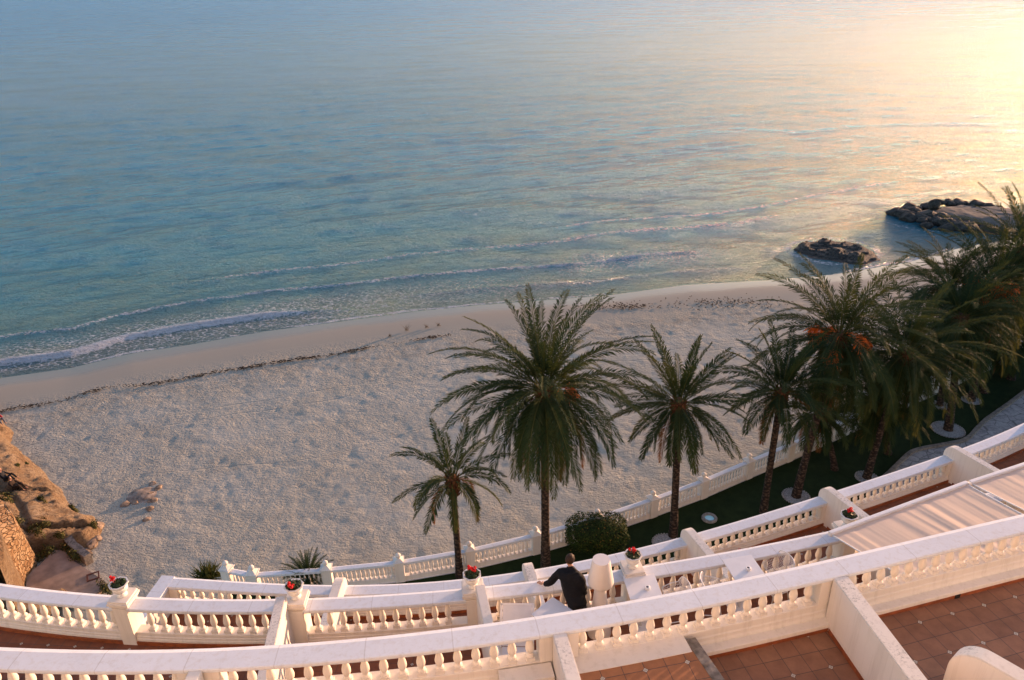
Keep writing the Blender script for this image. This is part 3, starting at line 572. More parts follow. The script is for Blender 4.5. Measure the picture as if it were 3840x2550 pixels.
# ---- awnings
def awning(label, A0, A1, B0, B1, seed):
    A0, A1, B0, B1 = [np.array(v, float) for v in (A0, A1, B0, B1)]; root = empty('awning', tuple((A0+A1)/2), 0, label, 'awning', 'cream awnings over the middle terrace')
    nu, nv = 110, 34; V = []; F = []; wv = (B0-A0)
    for j in range(nv):
        v = j/(nv-1)
        for i in range(nu):
            u = i/(nu-1); p = (A0*(1-u)+A1*u)*(1-v)+(B0*(1-u)+B1*u)*v
            uu = u*30+0.9*v*math.sin(u*9+seed); f1 = float(fbm(np.array([uu*.55, v*.5, seed]), 2)); f2 = abs(float(fbm(np.array([uu*1.3, v*.7, seed+5]), 2)))
            p = p+np.array([0, 0, 0.06*f1*(0.25+0.5*math.sin(math.pi*min(1, v*.9+.1)))-0.02*f2-0.04*math.sin(math.pi*v)]); V.append(p)
    for j in range(nv-1):
        for i in range(nu-1): F.append((j*nu+i, j*nu+i+1, (j+1)*nu+i+1, (j+1)*nu+i))
    Mf = Mat('cream_awning_fabric', (.82, .68, .57), .8, .15); Mf.bump(Mf.noise(Mf.geo(), 90, 2), .08, .004)
    tr = Mf.n('ShaderNodeBsdfTranslucent'); tr.inputs[0].default_value = (.7, .6, .5, 1); mx = Mf.n('ShaderNodeMixShader'); mx.inputs[0].default_value = .25
    ou = Mf.nt.nodes['Material Output']; Mf.l(Mf.b.outputs[0], mx.inputs[1]); Mf.l(tr.outputs[0], mx.inputs[2]); Mf.l(mx.outputs[0], ou.inputs[0])
    chp(mesh('fabric', V, F, Mf.m, None, True), root)
    d = A1-A0; L = np.linalg.norm(d); q = d/L; b = MB(); ang = math.atan2(q[1], q[0]); c = (A0+A1)/2
    b.box((c[0], c[1], c[2]+0.01), (L+.06, .09, .11), ang); chp(b.build('front_bar', M_PLAST, bevel=.015), root)
    for s_ in (0.03, 0.97):
        a_ = A0*(1-s_)+A1*s_; e_ = B0*(1-s_)+B1*s_; mid = (a_+e_)/2+q*(0.5 if s_ < .5 else -.5)+np.array([0, 0, -.12])
        b = MB(); b.tube([a_+np.array([0, 0, -.04]), mid, e_+np.array([0, 0, -.25])], .022, 8); chp(b.build('folding_arm', M_PLAST, None, True), root)
    for A_, B_ in ((A0, B0), (A1, B1)):
        b = MB(); b.tube([A_+(B_-A_)*k/8+np.array([0, 0, -.04*math.sin(math.pi*k/8)+.004]) for k in range(9)], .016, 6); chp(b.build('hem', M_PLAST, None, True), root)
    return root
zaw = -11.0
a0, a1 = at(3114, 2003, zaw), at(3622, 1815, zaw); b0, b1 = at(3640, 2300, -10.25), at(4150, 2085, -10.25)
awning('wide cream awning with fold lines, left one, over the tables end of the middle terrace', a0, a1, b0, b1, 1)
a0, a1 = at(3640, 1812, zaw), at(4160, 1640, zaw); b0, b1 = at(4180, 2068, -10.25), at(4720, 1900, -10.25)
awning('cream awning at the right edge of the photo, second one', a0, a1, b0, b1, 7)
# ================================================================== FURNITURE ON THE MIDDLE TERRACE
M_METAL = simple('white_painted_metal', (.80, .80, .80), .4, .5, .03); M_ASH = simple('ashtray_black', (.02, .02, .03), .3, .5)
def bar_table(c, rz, z, size, lab):
    r = empty('bar_table', (c[0], c[1], FB), rz, lab, 'table', 'white square bar tables'); h = z-FB
    b = MB(); b.box((0, 0, h-.0125), (size, size, .025)); b.build('table_top', M_PLAST, r, bevel=.004)
    b = MB(); b.tube([(0, 0, .02), (0, 0, h-.025)], .035, 12); b.build('column', M_METAL, r, True)
    b = MB(); b.box((0, 0, .012), (.48, .48, .022)); b.build('foot_plate', M_METAL, r, bevel=.004)
def ashtray(c, z, lab):
    r = empty('ashtray', (c[0], c[1], z), 0, lab, 'ashtray', 'ashtrays on the bar tables')
    b = MB(); b.lathe([(.045, 0), (.058, .006), (.060, .045), (.052, .055), (.030, .055), (.026, .048)], 20); b.build('holder', M_PLAST, r, True)
    b = MB(); b.lathe([(.0, .050), (.025, .050)], 14, caps=False); b.build('opening', M_ASH, r)
def mid_(a, b): return (np.array(a)+np.array(b))/2
T1 = [at(*p, -11.72)[:2] for p in ((2334, 2166), (2453, 2155), (2487, 2232))]; c1 = mid_(T1[0], T1[2]); a1_ = math.atan2(*(T1[1]-T1[0])[::-1])
T2 = [at(2300+p[0]/3.373, 1950+p[1]/3.373, -11.72)[:2] for p in ((1385, 520), (1745, 460), (1925, 690))]; c2 = mid_(T2[0], T2[2]); a2_ = math.atan2(*(T2[1]-T2[0])[::-1])
bar_table(c1, a1_, -11.72, .68, 'white square bar table right beside the big lamp'); bar_table(c2, a2_, -11.72, .68, 'white square bar table nearer the awnings')
e = at(2427, 2205, -11.70); ashtray(e, -11.72, 'round white ashtray on the table beside the lamp'); e = at(2805, 2133, -11.70); ashtray(e, -11.72, 'round white ashtray on the table nearer the awnings')
bar_table((.70, 11.62), R_(45), -11.9, .66, 'white square table turned cornerwise behind the man')
# wire bucket bar stools
def shell_pt(u, v):                      # u across -1..1, v 0 (front of seat) .. 1 (top of back)
    if v < .5: y = -.22+.40*(v/.5); z = .0+.03*(1-v/.5)
    else: k = (v-.5)/.5; y = .18+.10*k; z = .0+.36*k
    wv = .24+.05*math.sin(math.pi*min(1, v*1.1)); x = u*wv; z += .16*abs(u)**2.4*(0.35+.65*math.sin(math.pi*min(1, v*.85+.1))); y += -.10*u*u*max(0, v-.35)
    if v > .5: z -= .10*abs(u)**3*((v-.5)/.5)
    return Vector((x, y, z))
def stool(c, rz, lab, first=[None]):
    if first[0] is None:
        b = MB(); N = 17; K = 20
        for i in range(N):
            u = -1+2*i/(N-1); b.tube([shell_pt(u, k/K) for k in range(K+1)], .0034, 4, False)
        for k in range(0, K+1): b.tube([shell_pt(-1+2*i/14, k/K) for i in range(15)], .0034, 4, False)
        o1 = b.build('wire_shell', M_METAL); b = MB(); rim = [shell_pt(-1, k/K) for k in range(K+1)] + [shell_pt(-1+2*i/14, 1) for i in range(1, 15)] + [shell_pt(1, 1-k/K) for k in range(1, K+1)] + [shell_pt(1-2*i/14, 0) for i in range(1, 15)]
        b.tube(rim, .012, 6, False); o2 = b.build('rim', M_METAL, None, True); b = MB()
        ft = [(-.20, -.20), (.20, -.20), (.20, .20), (-.20, .20)]
        for x, y in ft: b.tube([(x*.6, y*.6, -.02), (x*1.15, y*1.15, -.74)], .012, 6)
        o3 = b.build('legs', M_METAL, None, True); b = MB(); 
        for (x, y), (x2, y2) in zip(ft, ft[1:]+ft[:1]): b.tube([(x*.98, y*.98, -.48), (x2*.98, y2*.98, -.48)], .012, 6)
        b.tube([(-.14, 0, .0), (.14, 0, .0)], .009, 6); o4 = b.build('footrest', M_METAL, None, True); first[0] = (o1, o2, o3, o4); copies = first[0]
    else: copies = [o.copy() for o in first[0]]; [COL.objects.link(o) for o in copies]
    r = empty('bar_stool', (c[0], c[1], FB), rz, lab, 'stool', 'white wire bucket stools')
    for o in copies: o.parent = r; o.location = (0, 0, .75)
stool((3.30, 12.15), R_(-80), 'white wire stool just right of the table beside the lamp'); stool((4.12, 12.30), R_(85), 'white wire stool just left of the table nearer the awnings, back turned to the left')
stool((5.68, 12.85), R_(-70), 'white wire stool right of the table nearer the awnings'); 
# white lounger
r = empty('sun_lounger', (-.10, 10.9, FB), R_(-3), 'flat white sun lounger left of the cornerwise table', 'sun lounger')
b = MB(); 
for x in (-.33, .33): b.box((x, -.35, .34), (.05, 1.5, .05))
b.box((0, -1.08, .34), (.61, .05, .05)); b.build('frame', M_METAL, r, bevel=.006)
for x in (-.3, .3):
    for y in (-.95, .3): b = MB(); b.box((x, y, .16), (.05, .05, .31)); b.build('leg', M_METAL, r)
b = MB(); b.box((0, -.35, .40), (.6, 1.45, .06)); b.build('seat', simple('lounger_mesh', (.74, .75, .78), .7, .2, .04), r, bevel=.01)
Mx = Matrix.Rotation(R_(33), 3, 'X'); cc = Vector((0, .36, .43)); b = MB(); bk = []
b.box(cc+Mx @ Vector((0, .42, 0)), (.60, .80, .03), M=Mx); b.build('backrest', bpy.data.materials['lounger_mesh'], r)
b = MB()
for x in (-.33, .33): b.box(cc+Mx @ Vector((x, .42, 0)), (.045, .86, .05), M=Mx)
b.box(cc+Mx @ Vector((0, .84, 0)), (.70, .045, .05), M=Mx); b.build('backrest_frame', M_METAL, r)
# big floor lamp
lp = at_y(2255, 2098, 12.0); H = lp[2]-FB
r = empty('floor_lamp', (lp[0], 12.0, FB), 0, 'oversized white floor lamp with a cone shade standing beside the man', 'lamp')
b = MB(); b.lathe([(.26, 0), (.26, .03), (.235, .25), (.185, .6), (.14, 1.0), (.110, H-.62), (.10, H-.45)], 40); b.build('stem', simple('lamp_white', (.82, .76, .72), .55, .3, .02), r, True)
b = MB(); b.lathe([(.11, H-.60), (.262, H-.60), (.272, H-.57), (.178, H-.01), (.176, H), (.176, H), (.0, H+.001)], 48, caps=False); b.build('lamp_shade', bpy.data.materials['lamp_white'], r, True)
# small red and white thing on the lowest terrace by the balusters
p = at(2775, 2055, FC+.5); r_ = empty('small_figure_vase', (p[0], p[1], FC), 0, 'small red and white vase by the balusters of the lowest terrace', 'vase')
b = MB(); b.lathe([(.05, 0), (.09, .08), (.10, .25), (.05, .38), (.06, .45)], 14); b.build('body', simple('pinkish_red', (.55, .22, .2), .5), r_, True)
# ================================================================== PEOPLE
def skin(name, nodes, edges, mat, parent, sub=2, loc=None, extra=None, voxel=None):
    """nodes: {key: ((x,y,z), (rx,ry) or r)}; root is the first key"""
    ks = list(nodes); me = bpy.data.meshes.new(name); me.from_pydata([tuple(nodes[k][0]) for k in ks], [(ks.index(a), ks.index(b)) for a, b in edges], [])
    o = bpy.data.objects.new(name, me); COL.objects.link(o); mo = o.modifiers.new('skin', 'SKIN'); mo.use_smooth_shade = True
    for i, k in enumerate(ks):
        r = nodes[k][1]; me.skin_vertices[0].data[i].radius = r if hasattr(r, '__len__') else (r, r)
    me.skin_vertices[0].data[0].use_root = True
    s = o.modifiers.new('sub', 'SUBSURF'); s.levels = sub; s.render_levels = sub
    dg = bpy.context.evaluated_depsgraph_get(); dg.update(); m2 = bpy.data.meshes.new_from_object(o.evaluated_get(dg)); bpy.data.objects.remove(o)
    if extra:
        bm = bmesh.new(); bm.from_mesh(m2)
        for V, F in extra:
            vs = [bm.verts.new(v) for v in V]; [bm.faces.new([vs[i] for i in f]) for f in F]
        bm.to_mesh(m2); bm.free()
    o = bpy.data.objects.new(name, m2); COL.objects.link(o)
    if voxel:
        rm = o.modifiers.new('r', 'REMESH'); rm.mode = 'VOXEL'; rm.voxel_size = voxel; rm.use_smooth_shade = True
        dg = bpy.context.evaluated_depsgraph_get(); dg.update(); m3 = bpy.data.meshes.new_from_object(o.evaluated_get(dg)); bpy.data.objects.remove(o)
        o = bpy.data.objects.new(name, m3); COL.objects.link(o)
    o.data.name = name; o.data.materials.clear(); o.data.materials.append(mat); o.data.polygons.foreach_set('use_smooth', [True]*len(o.data.polygons)); o.data.update()
    if parent: o.parent = parent; o.location = -Vector(parent.location)
    return o
def ball(c, r, n=16, m_=12, M=None, f=None):
    V = []; F = []
    for i in range(m_+1):
        th = math.pi*i/m_
        for k in range(n):
            a = 2*math.pi*k/n; v = Vector((r[0]*math.sin(th)*math.cos(a), r[1]*math.sin(th)*math.sin(a), r[2]*math.cos(th)))
            if f: v = f(v)
            if M is not None: v = M @ v
            V.append(tuple(v+Vector(c)))
    for i in range(m_):
        for k in range(n): F.append((i*n+k, (i+1)*n+k, (i+1)*n+(k+1) % n, i*n+(k+1) % n))
    return V, F
def head_parts(c, M):                    # +Y of M is where the face looks
    L = [ball(c, (.082, .100, .124), 18, 14, M, lambda v: Vector((v.x*(1-.25*max(0, -v.z/.118)), v.y, v.z)))]
    def g(off, r): L.append(ball(tuple(Vector(c)+M @ Vector(off)), r, 10, 8, M))
    g((0, .100, -.012), (.014, .022, .026)); g((0, .086, -.052), (.026, .014, .009)); g((0, .075, -.095), (.03, .025, .02))
    for s in (-1, 1): g((s*.030, .080, .010), (.016, .014, .010)); g((s*.078, -.004, -.008), (.010, .018, .032)); g((s*.03, .088, .032), (.02, .008, .006))
    return L
M_SKIN = simple('skin', (.50, .27, .18), .55, .3, .05); M_JACKET = simple('black_jacket_cloth', (.006, .0065, .009), .75, .25, .3, 30, .3)
M_JEANS = simple('grey_trousers', (.075, .075, .085), .85, .2, .3, 40, .2); M_HAIR = simple('brown_hair', (.045, .022, .012), .6, .3, .4, 60, .5)
J = {k: Vector(at(*v)) for k, v in dict(pel=(2165, 2268, -11.92), chest=(2142, 2185, -11.58), neck=(2140, 2132, -11.38), head=(2138, 2099, -11.22), LS=(2096, 2148, -11.46), LE=(2060, 2188, -11.70), LH=(2036, 2190, -11.79), RS=(2180, 2168, -11.47), RE=(2191, 2226, -11.74)).items()}
mp = J['pel']; man = empty('person', (mp.x, mp.y-.12, FB), 0, 'man in black jacket and grey trousers leaning on the rail, back to the viewer', 'person')
hipL, hipR = mp+Vector((-.09, 0, -.03)), mp+Vector((.09, 0, -.03)); kL, kR = Vector((mp.x-.11, mp.y-.0, FB+.48)), Vector((mp.x+.10, mp.y+.06, FB+.48)); fL, fR = Vector((mp.x-.12, mp.y-.16, FB+.07)), Vector((mp.x+.11, mp.y-.02, FB+.07))
RH = Vector((mp.x-.02, mp.y+.42, -11.79)); waist = (J['pel']*.6+J['chest']*.4)
nodes = {'pel': (mp, (.13, .10)), 'waist': (waist, (.13, .10)), 'chest': (J['chest'], (.16, .11)), 'nb': (J['neck'], (.075, .065)), 'nt': (J['neck'].lerp(J['head'], .6), (.055, .055)),
         'LS': (J['LS'], .062), 'LE': (J['LE'], .043), 'LH': (J['LH'].lerp(J['LE'], .15), .028), 'RS': (J['RS'], .062), 'RE': (J['RE'], .043), 'RH': (RH, .028),
         'hL': (hipL, .085), 'kL': (kL, .058), 'fL': (fL, .04), 'tL': (fL+Vector((0, .16, -.04)), .035), 'hR': (hipR, .085), 'kR': (kR, .058), 'fR': (fR, .04), 'tR': (fR+Vector((.02, .16, -.04)), .035)}
edges = [('pel', 'waist'), ('waist', 'chest'), ('chest', 'nb'), ('nb', 'nt'), ('chest', 'LS'), ('LS', 'LE'), ('LE', 'LH'), ('chest', 'RS'), ('RS', 'RE'), ('RE', 'RH'), ('pel', 'hL'), ('hL', 'kL'), ('kL', 'fL'), ('fL', 'tL'), ('pel', 'hR'), ('hR', 'kR'), ('kR', 'fR'), ('fR', 'tR')]
HM = Matrix.Rotation(R_(-38), 3, 'Z') @ Matrix.Rotation(R_(-22), 3, 'X')
ex = head_parts(tuple(J['head']), HM)
def hand_parts(w, d, up, side_):         # wrist, finger direction, palm normal, thumb side
    d = Vector(d).normalized(); up = Vector(up).normalized(); sd_ = d.cross(up).normalized(); L = []
    Mh = Matrix((sd_, d, up)).transposed(); L.append(ball(tuple(w+d*.045), (.042, .055, .016), 12, 8, Mh))
    for k, ln in enumerate((.072, .082, .078, .060)):
        b_ = w+d*.088+sd_*(-.030+.020*k)*side_; b = MB(); b.tube([b_-d*.02, b_+d*ln*.45+up*.006, b_+d*ln*.8-up*.012, b_+d*ln-up*.03], [.0095, .009, .0082, .0065], 8); L.append((b.V, b.F))
    b = MB(); b_ = w+d*.03-sd_*.036*side_; b.tube([b_, b_-sd_*.03*side_+d*.02-up*.004, b_-sd_*.045*side_+d*.05-up*.016], [.013, .0105, .008], 8); L.append((b.V, b.F)); return L
ex += hand_parts(J['LH'], (-.6, .55, -.12), (0, 0, 1), -1) + hand_parts(RH, (.1, 1, -.05), (0, 0, 1), 1)
skin('body', nodes, edges, M_SKIN, man, 2, extra=ex, voxel=.0065)
jn = {'chest': (J['chest']+Vector((0, 0, 0)), (.25, .17)), 'waist': (waist, (.23, .165)), 'hem': (mp+Vector((0, .0, .03)), (.225, .17)), 'hem2': (mp+Vector((0, -.01, -.05)), (.22, .17)), 'up': (J['chest'].lerp(J['neck'], .6), (.21, .14)), 'nb': (J['neck']+Vector((0, 0, .0)), (.105, .09)), 'col': (J['neck'].lerp(J['head'], .34), (.080, .080)),
      'LS': (J['LS'], .100), 'LM': (J['LS'].lerp(J['LE'], .5), .082), 'LE': (J['LE'], .074), 'LF': (J['LE'].lerp(J['LH'], .5), .064), 'LH': (J['LH'].lerp(J['LE'], .08), .045), 'RS': (J['RS'], .092), 'RM': (J['RS'].lerp(J['RE'], .5)+Vector((.012, -.01, 0)), .074), 'RE': (J['RE'], .07), 'RF': (J['RE'].lerp(RH, .5), .058), 'RH': (RH.lerp(J['RE'], .1), .045)}
je = [('chest', 'waist'), ('waist', 'hem'), ('hem', 'hem2'), ('chest', 'up'), ('up', 'nb'), ('nb', 'col'), ('up', 'LS'), ('LS', 'LM'), ('LM', 'LE'), ('LE', 'LF'), ('LF', 'LH'), ('up', 'RS'), ('RS', 'RM'), ('RM', 'RE'), ('RE', 'RF'), ('RF', 'RH')]
jk = skin('jacket', jn, je, M_JACKET, man, 2, voxel=.012)
for v in jk.data.vertices:               # creases
    c = v.co; f = float(fbm(np.array([c.x*7, c.y*7, c.z*16]), 3)); v.co = c+v.normal*f*.036
pn = {'pel': (mp+Vector((0, -.01, -.04)), (.165, .125)), 'hL': (hipL+Vector((0, 0, -.08)), .112), 'kL': (kL, .080), 'fL': (fL+Vector((0, 0, .04)), .062), 'hR': (hipR+Vector((0, 0, -.08)), .112), 'kR': (kR, .080), 'fR': (fR+Vector((0, 0, .04)), .062)}
skin('trousers', pn, [('pel', 'hL'), ('hL', 'kL'), ('kL', 'fL'), ('pel', 'hR'), ('hR', 'kR'), ('kR', 'fR')], M_JEANS, man, 2)
V, F = ball(tuple(J['head']+HM @ Vector((0, -.014, .022))), (.097, .108, .116), 26, 20, HM, lambda v: v*(1+.05*math.sin(v.x*120)*math.cos(v.y*90+v.z*60)))
hair = MB(); inv = HM.inverted(); keep = []
for f in F:
    c = inv @ ((sum((Vector(V[i]) for i in f), Vector())/4)-J['head'])
    if not (c.y > .052 and c.z < .065) and c.z > -.062-.2*max(0, c.y): keep.append(f)
hair.V = V; hair.F = keep; h = hair.build('hair', M_HAIR, None, True); h.parent = man; h.location = -Vector(man.location)
b = MB()
for f_ in (fL, fR): b.box((f_.x, f_.y+.06, FB+.04), (.10, .28, .08))
s = b.build('shoes', M_ASH, None, bevel=.02); s.parent = man; s.location = -Vector(man.location)
def sitter(c, face, lab, top, leg, s=1.0, recline=0.25, hair_c=M_HAIR):
    """sitting on rock, knees drawn up"""
    c = Vector(c); r = empty('person', tuple(c), 0, lab, 'person'); Fd = Vector((math.cos(face), math.sin(face), 0)); Sd = Vector((-Fd.y, Fd.x, 0)); U = Vector((0, 0, 1))
    P = lambda f, s_, u: c+(Fd*f+Sd*s_+U*u)*s
    n = {'pel': (P(0, 0, .12), .12*s), 'ch': (P(-recline*.55, 0, .48), (.15*s, .11*s)), 'nb': (P(-recline*.62, 0, .62), .06*s), 'nt': (P(-recline*.6, 0, .70), .05*s)}
    ed = [('pel', 'ch'), ('ch', 'nb'), ('nb', 'nt')]; cl = {'ch': (n['ch'][0], (.19*s, .14*s)), 'pel': (n['pel'][0], .155*s), 'nb': (n['nb'][0], .07*s)}; ce = [('ch', 'pel'), ('ch', 'nb')]; lg = {'pel': (P(.02, 0, .10), .14*s)}; le = []
    for k, sg in (('L', 1), ('R', -1)):
        hp, kn, an, to = P(.08, .09*sg, .12), P(.42, .13*sg, .42), P(.66, .12*sg, .06), P(.80, .13*sg, .03); sh, el, ha = P(-recline*.5, .19*sg, .54), P(.12, .25*sg, .34), P(.36, .12*sg, .40)
        n.update({k+'h': (hp, .08*s), k+'k': (kn, .055*s), k+'a': (an, .04*s), k+'t': (to, .035*s), k+'s': (sh, .055*s), k+'e': (el, .04*s), k+'w': (ha, .03*s)}); ed += [('pel', k+'h'), (k+'h', k+'k'), (k+'k', k+'a'), (k+'a', k+'t'), ('ch', k+'s'), (k+'s', k+'e'), (k+'e', k+'w')]
        cl.update({k+'s': (sh, .085*s), k+'e': (el, .06*s), k+'w': (ha.lerp(el, .2), .045*s)}); ce += [('ch', k+'s'), (k+'s', k+'e'), (k+'e', k+'w')]; lg.update({k+'h': (hp, .10*s), k+'k': (kn, .075*s), k+'a': (an, .055*s)}); le += [('pel', k+'h'), (k+'h', k+'k'), (k+'k', k+'a')]
    hc = P(-recline*.55, 0, .82); Mh = Matrix((Sd*-1, Fd, U)).transposed()
    skin('body', n, ed, M_SKIN, r, 1, extra=head_parts(tuple(hc), Mh)); skin('jacket', cl, ce, top, r, 2); skin('trousers', lg, le, leg, r, 2)
    V, F = ball(tuple(hc+Mh @ Vector((0, -.02, .025))), (.086, .098, .108), 14, 10, Mh); b = MB(); b.add(V, [f for f in F if not ((Mh.inverted() @ (Vector(V[f[0]])-hc)).y > .05 and V[f[0]][2] < hc.z+.06)])
    h = b.build('hair', hair_c, None, True); h.parent = r; h.location = -Vector(r.location); return r
# ================================================================== GARDEN
LN_px = [(838, 2123), (938, 2141), (1218, 2122), (1493, 2095), (1762, 2050), (2012, 1992), (2246, 1927), (2456, 1857), (2647, 1788), (2818, 1716), (2973, 1653)]
PIL = [at(x, y, -28.38)[:2] for x, y in LN_px]
d_ = PIL[-1]-PIL[-3]; d_ = d_/2; d_ = d_*np.array([1.0, 1.06])
while len(PIL) < 18: PIL.append(PIL[-1]+d_)
PILn = len(PIL)
RG = Rail(np.array([PIL[0]+(PIL[1]-PIL[0])*k/40 for k in range(40)]+[PIL[i]+(PIL[i+1]-PIL[i])*k/40 for i in range(1, PILn-1) for k in range(40)]+[PIL[-1]]))
M_LAWN = Mat('lawn_grass', (.02, .035, .012), .95, .1); g = M_LAWN.noise(M_LAWN.geo(), 1.2, 6, .7); M_LAWN.color(M_LAWN.ramp(g, [(.3, (.010, .022, .008)), (.7, (.024, .042, .014))])); M_LAWN.bump(M_LAWN.noise(M_LAWN.geo(), 30, 3), .6, .05)
kp = [(2361, 60), (2200, 180), (2100, 250), (2000, 320), (1900, 420), (1850, 480), (1780, 520), (1600, 555), (1400, 590), (1300, 620), (1230, 680), (1150, 760), (1080, 830), (900, 980)]
KERB = [at(2900+x/2.512, 1450+y/2.512, GZ)[:2] for x, y in kp]; KERB.insert(0, KERB[0]+(KERB[0]-KERB[1])*3)
inner = [RC.off(t, 0.5) for t in np.linspace(0, RC.L, 12)]
b = MB(); dg_ = RG.p; nrm = []
for t in RG.s: nrm.append(RG.off(t, -0.05))
poly = [tuple(p) for p in nrm]+[(nrm[-1][0]+40, nrm[-1][1]+40), (110, 60), (inner[-1][0]+25, inner[-1][1]+5)]+[tuple(p-np.array([0, 1.2])) for p in inner[::-1]]
b.prism(poly[::-1], -31.6, GZ); o = b.build('lawn', M_LAWN.m); tag(o, kind='structure')
M_PATH = Mat('pale_stone_path', (.36, .36, .37), .8, .25); v = M_PATH.voro(M_PATH.geo(), 1.1, 'DISTANCE_TO_EDGE'); nn = M_PATH.noise(M_PATH.geo(), 2.2, 6, .75)
M_PATH.color(M_PATH.mix(M_PATH.ramp(v, [(0, 1.0), (.035, 0.0)]), M_PATH.ramp(nn, [(.35, (.22, .22, .23)), (.65, (.46, .45, .45))]), (.12, .12, .12))); M_PATH.bump(nn, .3, .03)
b = MB(); pp = [tuple(p) for p in KERB]+[tuple(RC.off(TC(9), 0.5)), tuple(RC.off(RC.L, 0.5)), (60, 52)]; b.prism(pp, GZ, GZ+.03); tag(b.build('path', M_PATH.m), kind='structure')
RKb = Rail(np.array(KERB)); o = sweep('kerb', RKb, 0, RKb.L, [(-.14, GZ), (-.14, GZ+.15), (-.11, GZ+.17), (.11, GZ+.17), (.14, GZ+.15), (.14, GZ)], simple('kerb_stone', (.23, .20, .17), .85, .2, .3, 4, .4), None, .3); tag(o, kind='structure')
balG = balustrade('balustrade', 'white garden balustrade with ball finials between the lawn and the beach', RG, GZ, -29.72, -28.90, -28.75, (RG.off(RG.L/2, 0)[0], RG.off(RG.L/2, 0)[1], GZ), 0.245,
    skip=[(RG.atx(p[0])-.34, RG.atx(p[0])+.34) for p in PIL], depth=.34, seg=8, wd=.13, mold=False)
for i, p in enumerate(PIL):
    t = RG.atx(p[0]); c = RG.off(t, .17); q = RG.tan(t); a = math.atan2(q[1], q[0])
    b = MB(); b.box((0, 0, .66), (.50, .50, 1.36)); o = b.build('pillar', M_WHITE); o.location = (c[0], c[1], GZ-.02); o.rotation_euler[2] = a; chp(o, balG)
    b = MB(); b.box((0, 0, 1.37), (.62, .62, .06)); b.add([(-.27, -.27, 1.401), (.27, -.27, 1.401), (.27, .27, 1.401), (-.27, .27, 1.401), (0, 0, 1.60)], [(0, 1, 4), (1, 2, 4), (2, 3, 4), (3, 0, 4)]); k = b.build('pyramid_cap', M_WHITE, o)
    b = MB(); V, F = ball((0, 0, 1.69), (.15, .15, .15)); b.add(V, F); b.build('ball_finial', M_WHITE, o, True)
chp(sweep('footing', RG, 0, RG.L, [(-.03, -31.6), (-.03, GZ-.01), (.37, GZ-.01), (.37, -31.6)], M_WALL, None, 1.0), balG)
# drain light in the lawn, gravel rings
def ring(px_, r, lab, z=GZ, glow=False):
    c = at(*px_, z); root = empty('tree_ring' if not glow else 'lawn_light', (c[0], c[1], z), 0, lab, 'gravel ring' if not glow else 'lawn light', None if glow else 'white gravel rings round the palms')
    rnd = random.Random(int(px_[0])); b = MB()
    if not glow:
        n = int(2*math.pi*r/.16)
        for k in range(n): a = 2*math.pi*k/n; V, F = ball((r*math.cos(a), r*math.sin(a), .03), (.08*rnd.uniform(.7, 1), .06, .06), 7, 5); b.add(V, F)
        b.build('stone_edge', M_PEB.m, root, True); b = MB(); b.lathe([(0, .05), (r*.5, .04), (r, .02)], 30, caps=False); b.build('gravel', M_PEB.m, root)
    else:
        b.lathe([(.28, .0), (.28, .10), (.31, .13), (.42, .13), (.46, .08), (.46, 0)], 28, caps=False); b.build('stone_rim', simple('ring_stone', (.30, .29, .27), .8, .2, .3, 12), root, True)
        b = MB(); b.lathe([(0, .02), (.28, .02)], 24, caps=False); Mg = Mat('lit_glass', (.2, .4, .5), .2); Mg.b.inputs['Emission Color'].default_value = (.35, .75, 1, 1); Mg.b.inputs['Emission Strength'].default_value = .08; b.build('glass', Mg.m, root)
    return c
M_PEB = Mat('white_gravel', (.5, .5, .5), .85, .2); pv = M_PEB.voro(M_PEB.geo(), 14, 'F1', 'Color'); M_PEB.color(M_PEB.mix(.6, (.42, .42, .43), pv, 'MULTIPLY')); 
M_PEB.color(M_PEB.ramp(M_PEB.noise(M_PEB.geo(), 16, 4, .8), [(.35, (.13, .13, .12)), (.62, (.46, .46, .46))])); M_PEB.bump(M_PEB.voro(M_PEB.geo(), 16), .5, .04)
ring((2660, 1945), 0, 'round stone-rimmed light glowing blue in the lawn', glow=True)
# ================================================================== PALMS
M_LEAF = Mat('palm_leaf', (.04, .055, .025), .75, .14); tn = M_LEAF.attr('tint')
M_LEAF.color(M_LEAF.ramp(tn, [(0.0, (.018, .040, .016)), (.35, (.036, .062, .020)), (.6, (.085, .095, .024)), (.8, (.15, .075, .026)), (1.0, (.22, .10, .04))]))
_t = M_LEAF.n('ShaderNodeBsdfTranslucent'); M_LEAF.l(M_LEAF.ramp(tn, [(0.0, (.06, .09, .025)), (.6, (.16, .14, .03)), (1.0, (.35, .13, .03))]), _t.inputs[0]); _m = M_LEAF.n('ShaderNodeMixShader'); _m.inputs[0].default_value = .2
M_LEAF.l(M_LEAF.b.outputs[0], _m.inputs[1]); M_LEAF.l(_t.outputs[0], _m.inputs[2]); M_LEAF.l(_m.outputs[0], M_LEAF.nt.nodes['Material Output'].inputs[0])
M_TRUNK = Mat('palm_bark', (.10, .065, .045), .9, .15); _v = M_TRUNK.voro(M_TRUNK.geo((5, 5, 9)), 1.0); _n = M_TRUNK.noise(M_TRUNK.geo(), 9, 4, .7)
M_TRUNK.color(M_TRUNK.mix(M_TRUNK.ramp(_v, [(.2, 0), (.6, 1)]), M_TRUNK.ramp(_n, [(.3, (.075, .05, .035)), (.7, (.16, .11, .08))]), (.030, .022, .018))); M_TRUNK.bump(_v, .9, .06)
M_FRUIT = simple('orange_date_strands', (.78, .17, .02), .6, .25, .3, 8); M_BOOT = simple('palm_boot', (.14, .065, .03), .85, .2, .45, 8, .5)
UPV = np.array([0, 0, 1.0])
def nz(v): return v/(np.linalg.norm(v)+1e-9)
